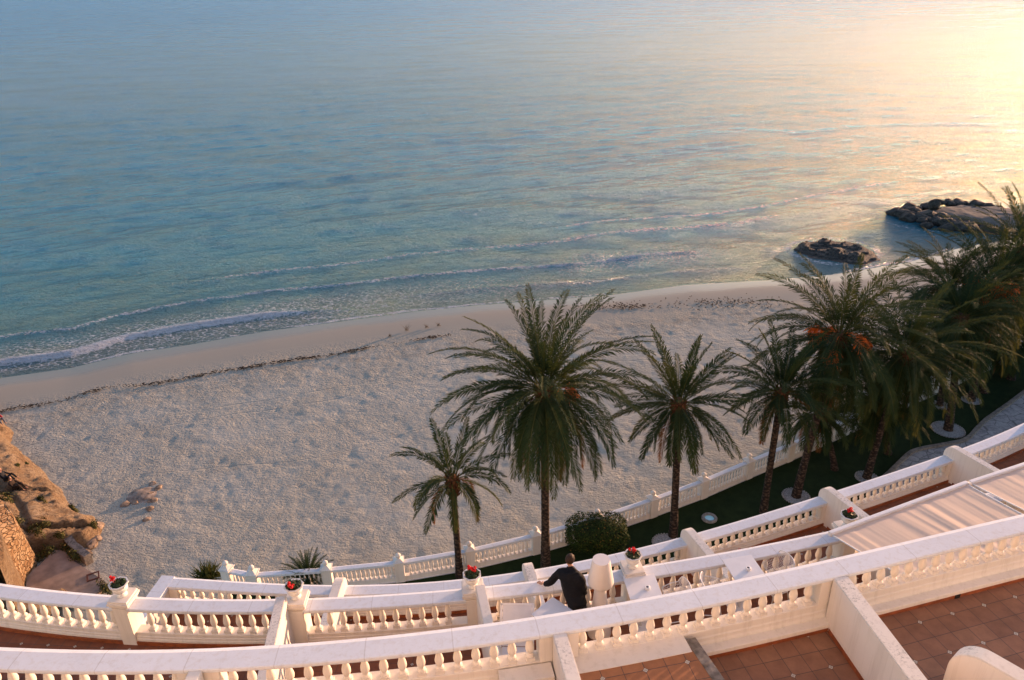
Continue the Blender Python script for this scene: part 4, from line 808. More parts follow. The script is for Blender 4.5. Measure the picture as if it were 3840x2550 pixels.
def make_crown(rnd, L, n, elo, ehi, nl, dead=0.12, leaf=0.50, gap_az=None, droop=(35, 95), wd=.072, stiff=1.0):
    V = []; F = []; T = []
    for i in range(n):
        k = (i+.5)/n; az = i*2.39996+rnd.uniform(-.25, .25); el = R_(ehi+(elo-ehi)*k**.85+rnd.uniform(-7, 7)); dr = R_(rnd.uniform(*droop)*(0.75+.42*k))*stiff; Lf = L*rnd.uniform(.86, 1.08)*(0.80+.2*math.sin(math.pi*min(1, k+.25)))
        age = k; tint0 = rnd.uniform(0, .35)+.15*k**2
        if k > 1-dead and rnd.random() < .7: tint0 = rnd.uniform(.7, 1.0)
        N = 18; p = np.array([0, 0, 0.0]); az2 = az; tw = rnd.uniform(-.25, .25); pts = []; tans = []
        for s in range(N+1):
            q = s/N; e = el-dr*q**1.2; e = max(e, R_(-86)); a = az2+tw*q; t = np.array([math.cos(e)*math.cos(a), math.cos(e)*math.sin(a), math.sin(e)])
            pts.append(p.copy()); tans.append(t); p = p+t*(Lf/N)
        pts = np.array(pts)+nz(np.array([math.cos(az), math.sin(az), .3]))*.16; tans = np.array(tans); sid = np.array([nz(np.cross(t, UPV+np.array([.01*math.cos(az), .01*math.sin(az), 0]))) for t in tans]); roll = rnd.uniform(-.5, .5)
        nor = np.cross(sid, tans); sid2 = sid*math.cos(roll)+nor*math.sin(roll); nor = np.cross(sid2, tans); sid = sid2
        rr = np.linspace(.034, .006, N+1)         # rachis, triangular
        b0 = len(V)
        for s in range(N+1):
            for c_, d_ in ((1, 0), (-1, 0), (0, 1)): V.append(pts[s]+sid[s]*rr[s]*c_+nor[s]*rr[s]*d_*.8)
        for s in range(N):
            for c_ in range(3): F.append((b0+3*s+c_, b0+3*s+(c_+1) % 3, b0+3*s+3+(c_+1) % 3, b0+3*s+3+c_)); T.append(max(tint0, .55))
        for sg in (-1, 1):
            m_ = int(nl*1.35*rnd.uniform(.93, 1.0)); S = .14+.86*(np.arange(m_)+rnd.random())/m_; S = S[S < .995]
            x = S*N; i0 = np.minimum(x.astype(int), N-1); f = (x-i0)[:, None]
            P0 = pts[i0]*(1-f)+pts[i0+1]*f; TT = tans[i0]; SS = sid[i0]*sg; NN = nor[i0]
            ll = leaf*(np.sin(np.pi*(.10+.86*S))**.6)*(.8+.4*np.random.RandomState(rnd.randrange(1 << 30)).rand(len(S)))
            fa = .80+.28*S; jit = np.random.RandomState(rnd.randrange(1 << 30)).uniform(-.16, .16, (len(S), 3))
            D = SS*np.cos(fa)[:, None]+TT*np.sin(fa)[:, None]+NN*.28+jit; D /= np.linalg.norm(D, axis=1)[:, None]
            Mi = P0+D*(ll*.5)[:, None]; Ti = P0+D*ll[:, None]+np.array([0, 0, -1])*(ll*.22)[:, None]; W = TT*wd*.5+SS*.0
            b0 = len(V); arr = np.stack([P0, Mi+W, Ti, Mi-W], 1).reshape(-1, 3); V.extend(arr)
            tv = tint0+(.25*(S > .8))*rnd.random()
            for j in range(len(S)): F.append((b0+4*j, b0+4*j+1, b0+4*j+2, b0+4*j+3)); T.append(min(1, float(tv[j])))
    return V, F, T
def crown_obj(name, V, F, T, parent, loc):
    o = mesh(name, V, F, M_LEAF.m, parent, False, loc); a = o.data.attributes.new('tint', 'FLOAT', 'FACE'); a.data.foreach_set('value', np.array(T, np.float32)); return o
def palm(base, crown, L, n, seed, lab, elo=-45, ehi=84, rad=.24, fruit=0, dead=.12, leaf=.58, nl=58, dY=0.0, zb=GZ, droop=(35, 95), bend=0.0, ringr=0.0, kind='palm_tree', stiff=1.0, ringn=0):
    rnd = random.Random(seed); B = at(*base, zb); Tp = at_y(crown[0], crown[1], B[1]+dY)
    r = empty(kind, tuple(B), 0, lab, 'palm tree', 'palm trees in the garden'); H = Tp[2]-B[2]; d = Tp-B
    N = int(max(10, H*7)); pts = []; rs = []
    for i in range(N+1):
        q = i/N; e = q**1.25 if bend == 0 else q+bend*math.sin(math.pi*q); p = np.array([d[0]*e, d[1]*e, H*q-.1]); pts.append(p)
        rr = rad*(1.25-.30*min(1, q*4)-.12*q)*(1+(.06 if i % 2 else -.02)); rs.append(rr)
    b = MB(); b.tube(pts, rs, 12); b.build('trunk', M_TRUNK.m, r, True)
    b = MB(); b.tube([d+UPV*z for z in (-1.15, -.9, -.55, -.2, .1, .35)], [rad*.9, rad*1.35, rad*1.8, rad*1.85, rad*1.5, rad*.7], 14)
    for k in range(70):                   # cut leaf bases
        a = k*2.39996; z = -.95+1.15*k/70; c_ = d+np.array([math.cos(a), math.sin(a), 0])*rad*1.4+UPV*z; o_ = np.array([math.cos(a)*.55, math.sin(a)*.55, .8]); b.tube([c_, c_+o_*.16, c_+o_*.30*rnd.uniform(.7, 1.2)], [.055, .04, .012], 5)
    b.build('boot', M_BOOT, r)
    V, F, T = make_crown(rnd, L, n, elo, ehi, nl, dead, leaf, droop=droop, stiff=stiff); crown_obj('crown', V, F, T, r, tuple(d))
    for k in range(fruit):
        a = rnd.uniform(0, 6.28) if fruit > 9 else k*6.28/fruit+rnd.uniform(-.4, .4); b = MB(); ln = rnd.uniform(1.1, 1.75); e0 = rnd.uniform(.35, 1.0)
        st = [np.array([math.cos(a)*s*ln, math.sin(a)*s*ln, .1+e0*s*ln-.9*s*s*ln]) for s in np.linspace(.1, 1, 6)]; b.tube(st, .022, 5); tip = st[-1]
        for j in range(64):
            q = nz(np.array([rnd.gauss(0, 1)*.6+math.cos(a)*.5, rnd.gauss(0, 1)*.6+math.sin(a)*.5, rnd.gauss(-.15, .5)])); l2 = rnd.uniform(.35, .72); b0 = tip-(tip-st[-2])*rnd.random()*1.3
            b.tube([b0, b0+q*l2*.55, b0+q*l2*.85-UPV*l2*.45, ], [.011, .014, .028], 3, False)
        b.build('fruit_cluster', M_FRUIT, r, loc=tuple(d))
    if ringr: ring(base, ringr, 'white gravel ring, %s from the left of the photo' % ordi(ringn))
    return r
palm((1724, 2160), (1696, 1800), 3.5, 27, 3, 'small thin palm at the left end of the row, half under the biggest crown', elo=-35, rad=.19, dead=.1, leaf=.50, nl=52, droop=(45, 100))
palm((2046, 2130), (2042, 1470), 5.9, 124, 11, 'biggest palm with a wide drooping crown, second from the left', elo=-62, rad=.235, fruit=1, dead=.13, leaf=.64, nl=70, droop=(50, 100))
palm((2524, 2010), (2545, 1515), 4.3, 56, 22, 'slender palm with a loose star-shaped crown between the big palm and the group', elo=-62, rad=.22, dead=.1, leaf=.54, nl=62, droop=(15, 55), ringr=.0)
palm((2862, 1920), (2930, 1475), 4.3, 56, 33, 'upright palm standing in front of the balustrade beside the orange-fruited one', elo=-25, rad=.21, dead=.06, leaf=.54, nl=58, droop=(35, 90))
palm((2985, 1862), (3150, 1262), 6.0, 104, 44, 'leaning palm with bright orange fruit nearest the beach group', elo=-78, rad=.24, fruit=9, dead=.08, leaf=.64, nl=62, droop=(50, 100), ringr=.80, dY=1.5, ringn=1)
palm((3250, 1792), (3395, 1330), 5.8, 104, 55, 'dark dense palm in the middle of the right group', elo=-80, rad=.22, dead=.04, leaf=.64, nl=56, droop=(45, 90), ringr=.68, dY=1.0, ringn=2)
palm((3555, 1612), (3600, 1195), 5.4, 84, 66, 'palm with the largest gravel ring, right of the middle', elo=-70, rad=.26, dead=.04, leaf=.64, nl=56, droop=(40, 90), ringr=1.05, dY=1.0, ringn=4)
palm((3642, 1502), (3725, 1075), 6.4, 96, 77, 'tall palm with orange fruit near the right edge', elo=-72, rad=.24, fruit=9, dead=.05, leaf=.6, nl=56, droop=(40, 90), ringr=.62, dY=1.0, ringn=5)
palm((3524, 1520), (3560, 1080), 4.8, 70, 88, 'palm standing behind, its gravel ring half hidden by a trunk', elo=-60, rad=.2, dead=.04, leaf=.58, nl=46, droop=(40, 90), ringr=.6, dY=1.5, ringn=3)
palm((3770, 1400), (3838, 935), 5.7, 90, 99, 'tallest palm at the right edge, its crown reaching over the breakwater', elo=-60, rad=.24, dead=.03, leaf=.6, nl=50, droop=(30, 80), dY=1.0)
palm((3130, 1760), (3080, 1560), 3.3, 50, 101, 'low palm under the leaning orange-fruited one', elo=-50, rad=.2, dead=.04, leaf=.50, nl=46, droop=(40, 90))
palm((3330, 1700), (3290, 1500), 4.2, 90, 102, 'low shaggy palm in the darkest part of the right group', elo=-80, rad=.22, dead=.15, leaf=.58, nl=46, droop=(40, 100))
palm((3790, 1420), (3790, 1280), 3.4, 80, 103, 'low shaggy palm at the right edge behind the lawn', elo=-80, rad=.3, dead=.1, leaf=.58, nl=46, droop=(40, 100))
palm((3690, 1470), (3640, 1330), 2.6, 50, 104, 'short palm between the trunks on the far lawn', elo=-70, rad=.25, dead=.1, leaf=.54, nl=42, droop=(40, 100))
palm((3420, 1560), (3460, 1340), 3.2, 54, 105, 'short dark palm before the far end of the garden balustrade', elo=-75, rad=.22, dead=.05, leaf=.58, nl=46, droop=(40, 100))
# scrub at the palm feet on the right
M_PEB = M_PEB
ring((2497, 2036), .75, 'white gravel bed beside the foot of the slender palm')
# cycads
def cycad(px_, n, L, seed, lab, tint, zz=GZ+.5):
    rnd = random.Random(seed); c = at(*px_, GZ); r = empty('cycad', tuple(c), 0, lab, 'plant', 'spiky plants by the garden balustrade')
    b = MB(); b.tube([(0, 0, -.05), (0, 0, .3), (0, 0, .55)], [.2, .24, .15], 12); b.build('trunk', M_TRUNK.m, r, True)
    V, F, T = make_crown(rnd, L, n, -8, 86, 44, 0.0, .17, droop=(25, 65), wd=.02); T = [tint+.3*t for t in T]; crown_obj('crown', V, F, T, r, (0, 0, .5))
cycad((1160, 2188), 80, 1.45, 5, 'dark round cycad beside the middle terrace urn', 0.0)
# yucca-like clump, paler sword leaves
def yucca(px_, seed, lab):
    rnd = random.Random(seed); c = at(*px_, GZ); r = empty('yucca', tuple(c), 0, lab, 'plant'); V = []; F = []; T = []
    for k in range(230):
        a = rnd.uniform(0, 6.28); e = rnd.uniform(.05, 1.5); L = rnd.uniform(.8, 1.3); d = np.array([math.cos(a)*math.cos(e), math.sin(a)*math.cos(e), math.sin(e)]); s = nz(np.cross(d, UPV))*.028
        st = np.array([rnd.uniform(-.3, .3), rnd.uniform(-.3, .3), .35]); m_ = st+d*L*.5; t_ = st+d*L-UPV*.12*L*math.cos(e); b0 = len(V); V += [st-s*.6, st+s*.6, m_+s, t_, m_-s]; F.append((b0, b0+1, b0+2, b0+3, b0+4)); T.append(rnd.uniform(.3, .62))
    crown_obj('leaves', V, F, T, r, (0, 0, 0)); b = MB(); b.tube([(0, 0, -.02), (0, 0, .4)], [.25, .18], 10); b.build('stem', M_TRUNK.m, r, True)
yucca((785, 2190), 8, 'pale green spiky yucca by the corner of the garden balustrade')
# hedge shrub
def leaf_cloud(name, parent, fn, n, size, mat, rnd, tint=None):
    V = []; F = []; T = []
    for k in range(n):
        p, nrm_ = fn(rnd); u = nz(np.cross(nrm_, np.array([rnd.gauss(0, 1), rnd.gauss(0, 1), rnd.gauss(0, 1)]))); q = nz(nrm_+np.array([rnd.gauss(0, .7), rnd.gauss(0, .7), rnd.gauss(0, .7)])); v = nz(np.cross(q, u)); s = size*rnd.uniform(.6, 1.3); b0 = len(V)
        V += [p-u*s, p+v*s*.55, p+u*s, p-v*s*.55]; F.append((b0, b0+1, b0+2, b0+3)); T.append(rnd.random())
    o = mesh(name, V, F, mat, parent); a = o.data.attributes.new('tint', 'FLOAT', 'FACE'); a.data.foreach_set('value', np.array(T, np.float32)); return o
M_HEDGE = Mat('hedge_leaf', (.05, .08, .02), .75, .12); M_HEDGE.color(M_HEDGE.ramp(M_HEDGE.attr('tint'), [(0, (.012, .026, .008)), (.6, (.028, .055, .012)), (.95, (.06, .08, .018)), (1, (.22, .13, .03))]))
hc = at(2245, 2095, GZ); hr = np.array([1.72, 1.1, .86]); r = empty('hedge_bush', (hc[0], hc[1]+1.0, GZ), 0, 'rounded clipped green bush on the lawn above the man', 'bush')
def hf(rnd):
    d = nz(np.array([rnd.gauss(0, 1), rnd.gauss(0, 1), rnd.gauss(.3, 1)])); k = (abs(d[0])**4.6+abs(d[1])**4.6+abs(d[2])**4.6)**(-1/4.6); w_ = rnd.uniform(.86, 1.02)+.05*math.sin(d[0]*9+d[2]*7)
    p = d*k*hr*w_+np.array([0, 0, 1.0]); p[2] = max(.05, p[2]); return p, nz(d/hr)
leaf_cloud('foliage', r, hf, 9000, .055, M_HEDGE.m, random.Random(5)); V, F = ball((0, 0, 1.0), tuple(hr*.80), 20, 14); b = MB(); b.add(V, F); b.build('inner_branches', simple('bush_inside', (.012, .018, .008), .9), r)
b = MB(); b.tube([(0, 0, -.05), (0, 0, .6)], [.12, .1], 8); b.build('stem', M_TRUNK.m, r)
# unseen hedge added out of view on the right to shade the lawn
r = empty('shade_hedge', (47, 57, GZ), R_(-39), 'unseen tall hedge added beyond the right end of the lawn to shade it', 'hedge')
def hf2(rnd):
    d = nz(np.array([rnd.gauss(0, 1), rnd.gauss(0, 1), rnd.gauss(.3, 1)])); k = (abs(d[0])**6+abs(d[1])**6+abs(d[2])**6)**(-1/6); p = d*k*np.array([9, 1.1, 2.2])*rnd.uniform(.9, 1.03)+np.array([0, 0, 2.2]); return p, nz(d)
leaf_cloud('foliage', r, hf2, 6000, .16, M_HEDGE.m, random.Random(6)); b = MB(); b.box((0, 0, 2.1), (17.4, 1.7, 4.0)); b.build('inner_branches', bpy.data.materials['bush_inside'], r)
# ================================================================== ROCKS
M_ROCK = Mat('ochre_sandstone', (.40, .27, .15), .9, .15); _a = M_ROCK.noise(M_ROCK.geo(), .9, 6, .65); _b = M_ROCK.noise(M_ROCK.geo((1, 1, 1.6)), 4, 8, .8)
_c = M_ROCK.ramp(_a, [(.3, (.36, .225, .12)), (.5, (.47, .33, .20)), (.72, (.54, .42, .29))]); _c = M_ROCK.mix(M_ROCK.ramp(_b, [(.47, 0.0), (.62, .8)]), _c, (.15, .095, .055)); _c = M_ROCK.mix(M_ROCK.math('MULTIPLY', M_ROCK.attr('crack'), .8), _c, (.06, .04, .022)); M_ROCK.color(_c); M_ROCK.bump(_b, 1.0, .45)
M_GREY = Mat('wet_grey_rock', (.13, .115, .10), .75, .3); _b = M_GREY.noise(M_GREY.geo((1, 1, 2.5)), 1.6, 6, .75); M_GREY.color(M_GREY.ramp(_b, [(.35, (.025, .022, .02)), (.6, (.10, .085, .07)), (.8, (.20, .17, .14))])); M_GREY.bump(_b, 1.0, .25)
def rock_sheet():
    xs = np.linspace(-62, -24, 300); ys = np.linspace(24, 70, 360); X, Y = np.meshgrid(xs, ys)
    D, S, AL = poly_dist(X, Y, ROCK); D = -D*S      # + inside the rock
    Wd = D+.25+.9*fbm(P3(X*.45, Y*.45, 1), 3)
    Z = np.where(Wd > 0, 0.75*smooth01(Wd, -.1, .8)+.26*Wd, Wd*1.2)
    _rs = np.random.RandomState(4); NC = 105; sx, sy = _rs.uniform(-62, -24, NC), _rs.uniform(24, 70, NC)
    wx, wy = X+1.2*fbm(P3(X*.4, Y*.4, 21), 3), Y+1.2*fbm(P3(X*.4, Y*.4, 31), 3); d1 = np.full(X.shape, 1e9); d2 = d1.copy(); cid = np.zeros(X.shape, int)
    for k in range(NC):
        dd_ = ((wx-sx[k])*.75+(wy-sy[k])*.35)**2+((wy-sy[k])*.8-(wx-sx[k])*.2)**2; nw = dd_ < d1; d2 = np.where(nw, d1, np.minimum(d2, dd_)); cid = np.where(nw, k, cid); d1 = np.where(nw, dd_, d1)
    edg = np.sqrt(d2)-np.sqrt(d1); off_ = _rs.uniform(-.35, .40, NC)[cid]+((wx-sx[cid])*_rs.uniform(-.12, .12, NC)[cid]+(wy-sy[cid])*_rs.uniform(-.12, .12, NC)[cid])
    Z += smooth01(Wd, .2, 1.2)*(off_-.45*(1-smooth01(edg, 0.03, .22)))
    led = .35*fbm(P3(X*.22+Y*.12, Y*.18, 5), 3); Z += smooth01(Wd, .4, 2)*(led*1.6)
    st = np.floor(Z/.85+.4*fbm(P3(X*.3, Y*.3, 3), 2)); fr = Z/.85+.4*fbm(P3(X*.3, Y*.3, 3), 2)-st; Z = np.where(Z > .3, .8*Z+.2*(st+smooth01(fr, .62, .98)-.4*fbm(P3(X*.3, Y*.3, 3), 2))*.85, Z)
    jx = (X*.62+Y*.78); jd = np.abs(((jx+2.2*fbm(P3(X*.12, Y*.12, 6), 2)*2)/4.2) % 1-.5)*4.2; Z -= smooth01(Wd, 0, 1)*.35*np.exp(-(jd/.18)**2)
    Z += smooth01(Wd, 0, .6)*(.25*fbm(P3(X*.9, Y*.9, 8), 4)+.55*np.abs(fbm(P3(X*1.8, Y*1.8, 2), 5)))
    # flat concrete pad area kept low
    pc = np.array([-26.6, 34.0]); dd = np.hypot((X-pc[0]-.5)*.85, (Y-pc[1])); Z = Z*smooth01(dd, 2.4, 3.1)+(-.1)*(1-smooth01(dd, 2.4, 3.1))
    Z += 2.6*smooth01(-X-.35*(Y-36), 33.0, 39.0)*smooth01(48-Y, 0, 8)
    crk = smooth01(Wd, .2, 1.2)*(1-smooth01(edg, 0.0, .14))*smooth01(fbm(P3(X*.6, Y*.6, 44), 3), -.25, .1); sl = np.hypot(*np.gradient(Z, ys[1]-ys[0], xs[1]-xs[0])); crk = np.maximum(crk, .75*smooth01(sl, 1.1, 2.4)*smooth01(fbm(P3(X*1.2, Y*1.2, 47), 3), -.2, .2))
    V = np.stack([X, Y, -31.05+Z], -1); n, mm = X.shape; idx = np.arange(n*mm).reshape(n, mm); Fq = np.stack([idx[:-1, :-1], idx[:-1, 1:], idx[1:, 1:], idx[1:, :-1]], -1); kp_ = (Wd[:-1, :-1] > -.8) & (Y[:-1, :-1] < 69)
    o = mesh('rock_cliff', V.reshape(-1, 3), Fq[kp_], M_ROCK.m, None, True); a_ = o.data.attributes.new('crack', 'FLOAT', 'POINT'); a_.data.foreach_set('value', crk.ravel().astype(np.float32)); tag(o, kind='structure'); return X, Y, V[..., 2]
RX, RY, RZ = rock_sheet()
def rock_z(x, y):
    i = np.argmin(np.abs(RY[:, 0]-y)); j = np.argmin(np.abs(RX[0]-x)); return float(RZ[i, j])
def on_rock(px_, lo=-31.2, hi=-18):      # first hit of the pixel's ray with the rock sheet
    for z in np.arange(hi, lo, -.05):
        p = at(*px_, z)
        if -61 < p[0] < -25 and 25 < p[1] < 69 and rock_z(p[0], p[1]) >= z: return p
    return at(*px_, lo)
# concrete pad, low wall, frame
pad = [at(x, y, -30.75)[:2] for x, y in [(204, 2062), (240, 2066), (265, 2095), (377, 2169), (395, 2200), (306, 2262), (97, 2262), (97, 2199), (102, 2150), (150, 2118)]]
b = MB(); b.prism([tuple(p) for p in pad][::-1], -31.6, -30.75); tag(b.build('concrete_pad', simple('pinkish_concrete', (.36, .27, .215), .85, .2, .22, 1.5, .3)), kind='structure')
r = empty('metal_frame', tuple(at(349, 2162, -30.74)), R_(28), 'square rusty frame lying on the concrete pad', 'frame')
b = MB(); 
for x, y, w_, h_ in ((0, .28, .66, .08), (0, -.28, .66, .08), (.29, 0, .08, .48), (-.29, 0, .08, .48)): b.box((x, y, .02), (w_, h_, .04))
b.build('bars', simple('rusty_iron', (.12, .045, .03), .8), r)
M_RUB = Mat('rubble_masonry', (.3, .2, .12), .9, .15); _v = M_RUB.voro(M_RUB.geo((1, 1, 1.3)), 3.4, 'DISTANCE_TO_EDGE'); _k = M_RUB.voro(M_RUB.geo((1, 1, 1.3)), 3.4, 'F1', 'Color'); _hs = M_RUB.n('ShaderNodeSeparateColor'); M_RUB.l(_k, _hs.inputs[0])
_c = M_RUB.ramp(_hs.outputs[0], [(0, (.20, .11, .055)), (.5, (.30, .19, .10)), (1, (.38, .27, .165))]); M_RUB.color(M_RUB.mix(M_RUB.ramp(_v, [(.0, .8), (.06, 0)]), _c, (.12, .075, .045))); M_RUB.bump(M_RUB.ramp(_v, [(0, 0), (.10, 1)]), 1.0, .10)
def masonry(foot, top, zf, zt, lab, mat, seed=0, amp=.35, arc=1.0):
    nu, nv = 90, 40; V = []; F = []; fo = Rail(np.array(foot, float)); to = Rail(np.array(top, float)); UVs = []
    for j in range(nv):
        v = j/(nv-1)
        for i in range(nu):
            u = i/(nu-1); a = fo.pos(u*fo.L); c_ = to.pos(u*to.L); e = v**1.0; p = a*(1-e)+c_*e; z = zf+(zt-zf)*math.sin(v*math.pi/2*.92)/math.sin(math.pi/2*.92)
            n_ = float(fbm(np.array([p[0]*.5, p[1]*.5, z*.5+seed]), 4)); dr = nz(a-c_)*n_*amp*min(1, v*6); V.append((p[0]+dr[0], p[1]+dr[1], z+n_*amp*.5*v)); UVs.append((u*fo.L, v*(zt-zf)*1.1))
    for j in range(nv-1):
        for i in range(nu-1): F.append((j*nu+i, j*nu+i+1, (j+1)*nu+i+1, (j+1)*nu+i))
    F2 = [tuple((nv-1)*nu+i for i in range(nu))]
    me = bpy.data.meshes.new('retaining_wall'); me.from_pydata(V, [], F+F2); uv = me.uv_layers.new(name='UVMap'); vi = np.zeros(len(me.loops), int); me.loops.foreach_get('vertex_index', vi); uv.data.foreach_set('uv', np.array(UVs)[vi].ravel()); me.polygons.foreach_set('use_smooth', [True]*len(me.polygons)); me.update()
    o = link('retaining_wall', me, mat); tag(o, lab, 'stone wall'); return o
def px_line(pts, z): return [tuple(at(x, y, z)[:2]) for x, y in pts]
masonry(px_line([(-120, 1990), (30, 2000), (110, 2050), (142, 2095), (125, 2135), (98, 2165), (90, 2215), (60, 2260)], -30.8), px_line([(-160, 1880), (-60, 1850), (10, 1880), (45, 1925), (60, 1975), (55, 2040), (30, 2100), (-20, 2150)], -27.4), -31.0, -27.3, 'tall bulging rubble retaining wall above the concrete pad', M_RUB.m, 2, .35)
masonry(px_line([(-60, 2120), (60, 2150), (98, 2205), (110, 2290), (100, 2380)], -30.8), px_line([(-160, 1900), (-60, 1930), (0, 1990), (20, 2060), (10, 2150)], -25.6), -31.0, -25.4, 'ochre rock buttress at the left edge, in front of the retaining wall', M_ROCK.m, 6, 1.5)
w0, w1 = at(236, 2008, -30.6), at(330, 2096, -30.6); dW = (w1-w0)[:2]; b = MB(); nW = 14
RW = Rail(np.stack([w0[:2]+dW*k/nW for k in range(nW+1)])); o = sweep('low_stone_wall', RW, 0, RW.L, [(-.22, -31.4), (-.2, -30.35), (.2, -30.3), (.22, -31.4)], M_STONE, None, .2); tag(o, 'low straight stone wall between the rock and the concrete pad', 'stone wall')
for v in o.data.vertices: f = float(fbm(np.array([v.co.x*1.6, v.co.y*1.6, v.co.z]), 3)); v.co += Vector((f*.12, f*.12, f*.16 if v.co.z > -31 else 0))
# boulders
def boulder_mesh(seed, flat=.7):
    bm = bmesh.new(); _q = random.Random(seed)
    for k in range(26):
        v = Vector((_q.gauss(0, 1), _q.gauss(0, 1), _q.gauss(0, 1))).normalized(); bm.verts.new(v*_q.uniform(.72, 1.12))
    h_ = bmesh.ops.convex_hull(bm, input=bm.verts); bmesh.ops.bevel(bm, geom=bm.edges[:], offset=.07, segments=2, affect='EDGES'); bmesh.ops.triangulate(bm, faces=bm.faces[:]); bmesh.ops.subdivide_edges(bm, edges=[e for e in bm.edges if e.calc_length() > .25], cuts=2, use_grid_fill=True)
    C_ = np.array([v.co for v in bm.verts]); n_ = fbm(C_*2.6+seed*3.7, 4)*.45
    for v, k in zip(bm.verts, n_): v.co = v.co*(1+k*.55); v.co.z *= flat
    me = bpy.data.meshes.new('boulder'); bm.to_mesh(me); bm.free(); me.polygons.foreach_set('use_smooth', [False]*len(me.polygons)); return me
BM = [boulder_mesh(s) for s in range(6)]; BMo = [m_.copy() for m_ in BM]
for m_ in BM: m_.materials.append(M_GREY.m)
for m_ in BMo: m_.materials.append(simple('pinkish_boulder', (.34, .25, .18), .9, .15, .4, 4.0, .6))
def boulder(c, s, k, rz, lab, group=None, warm=False, name='boulder'):
    o = bpy.data.objects.new(name, (BMo if warm else BM)[k % 6]); COL.objects.link(o); o.location = c; o.scale = s if hasattr(s, '__len__') else (s, s, s); o.rotation_euler = (0, 0, rz); return tag(o, lab, 'rock', group)
# islet near the shore
def mound(name, pts, z, h, mat, lab, cat, seed, rough=.5, flat=.6, kind=None, steps=0):
    P = [tuple(at(x, y, z)[:2]) for x, y in pts]; A = np.array(P); x0, y0 = A.min(0)-3; x1, y1 = A.max(0)+3; n = 90; X, Y = np.meshgrid(np.linspace(x0, x1, n), np.linspace(y0, y1, n)); D, S, _ = poly_dist(X, Y, P+[P[0]])
    ins = np.zeros(X.shape, bool); j = len(P)-1
    for i in range(len(P)):
        xi, yi = P[i]; xj, yj = P[j]; c_ = ((yi > Y) != (yj > Y)) & (X < (xj-xi)*(Y-yi)/(yj-yi+1e-12)+xi); ins ^= c_; j = i
    D = np.where(ins, D, -D)+.9*fbm(P3(X*.5, Y*.5, seed), 3)*2*.7; Z = h*smooth01(D, -.5, flat*3)+rough*fbm(P3(X*.6, Y*.6, seed+3), 4)*smooth01(D, -.5, 1)
    if steps: Z = np.round(Z/steps)*steps*.75+Z*.25
    Z = np.where(D < -.4, -.8, Z); idx = np.arange(n*n).reshape(n, n); Fq = np.stack([idx[:-1, :-1], idx[:-1, 1:], idx[1:, 1:], idx[1:, :-1]], -1); kp_ = (D[:-1, :-1] > -1.6)
    o = mesh(name, np.stack([X, Y, z+Z], -1).reshape(-1, 3), Fq[kp_], mat, None, False); tag(o, lab, cat); return o
mound('rock_islet', [(2985, 938), (3020, 915), (3100, 905), (3180, 915), (3260, 945), (3290, 975), (3230, 990), (3150, 978), (3050, 965)], SEA, 0.45, M_GREY.m, 'flat dark rock islet close to the beach', 'rock', 4, 1.5, .35, steps=.22)
M_TOP = simple('pale_concrete_fill', (.17, .15, .13), .9, .2, .2, 1.0, .3)
mound('breakwater', [(3400, 808), (3480, 790), (3580, 778), (3800, 790), (3900, 830), (3700, 868), (3600, 850), (3480, 836)], SEA, .85, M_TOP, 'pale flat-topped breakwater core', 'breakwater', 9, .3, .7)
rnd = random.Random(77)
bpts = [(3352, 800), (3372, 795), (3390, 806), (3402, 790), (3420, 815), (3425, 798), (3440, 786), (3450, 822), (3460, 806), (3470, 780), (3478, 835), (3488, 818), (3500, 776), (3512, 838), (3505, 800), (3530, 770), (3540, 845), (3528, 825), (3560, 768), (3566, 850), (3575, 835), (3590, 766), (3592, 858), (3610, 845), (3625, 768), (3630, 862), (3645, 850), (3660, 775), (3668, 866), (3690, 860), (3700, 780), (3720, 868), (3740, 790), (3760, 872), (3415, 782), (3455, 838), (3550, 858), (3475, 848), (3600, 775), (3650, 790), (3382, 812), (3408, 822)]
for i, p in enumerate(bpts):
    c = at(*p, SEA+.2); s = rnd.uniform(.65, 1.35); boulder((c[0], c[1], SEA+.25+rnd.uniform(0, .4)), (s, s*.9, s*.8), i, rnd.uniform(0, 6), 'dark boulder, %s from the left along the %s edge of the breakwater' % (ordi(sum(1 for q_ in bpts if (q_[1] < 803) == (p[1] < 803) and q_[0] < p[0])), 'seaward' if p[1] < 803 else 'beach side'), 'boulders of the breakwater')
c = at(3503, 765, SEA+1.6); boulder((c[0], c[1], SEA+1.6), (1.05, .95, 1.3), 2, 1, 'tallest rounded boulder standing on top of the breakwater')
# rocks on the sand
op = [(570, 1812, .32), (592, 1828, .36), (560, 1850, .40), (575, 1872, .45), (562, 1905, .36), (550, 1945, .32), (470, 1890, .42), (505, 1884, .30)]
for i, (x, y, s) in enumerate(op): c = at(x, y, -30.95); boulder((c[0], c[1], -30.98), (s, s*.8, s*.5), i+1, i*1.3, 'low weathered rock half buried in the sand, %s counted from the sea' % ordi(sum(1 for q_ in op if q_[1] < y)), 'half buried rocks on the sand', True)
M_SLAB = simple('sandy_pink_rock', (.36, .29, .235), .9, .15, .35, 3.0, .5)
b = mound('rock_slab', [(445, 1880), (500, 1835), (560, 1815), (575, 1860), (560, 1890), (480, 1900)], -31.05, .14, M_SLAB, 'flat rock slab surfacing from the sand', 'rock', 12, .35, .4)
for i, (x, y, s) in enumerate([(352, 1975, .7), (338, 2010, .6), (345, 2040, .5), (322, 2075, .45), (300, 2060, .5), (365, 2020, .35)]): c = at(x, y, -30.9); boulder((c[0], c[1], -30.9), (s, s*.8, s*.7), i, i*.9, 'small ochre boulder at the foot of the cliff, %s from the top' % ordi(i), 'small boulders at the foot of the cliff', True)
c = at(331, 2082, -30.8); boulder((c[0], c[1], -30.85), (.28, .22, .2), 1, .4, 'small black rock by the end of the low stone wall').data = BM[1]
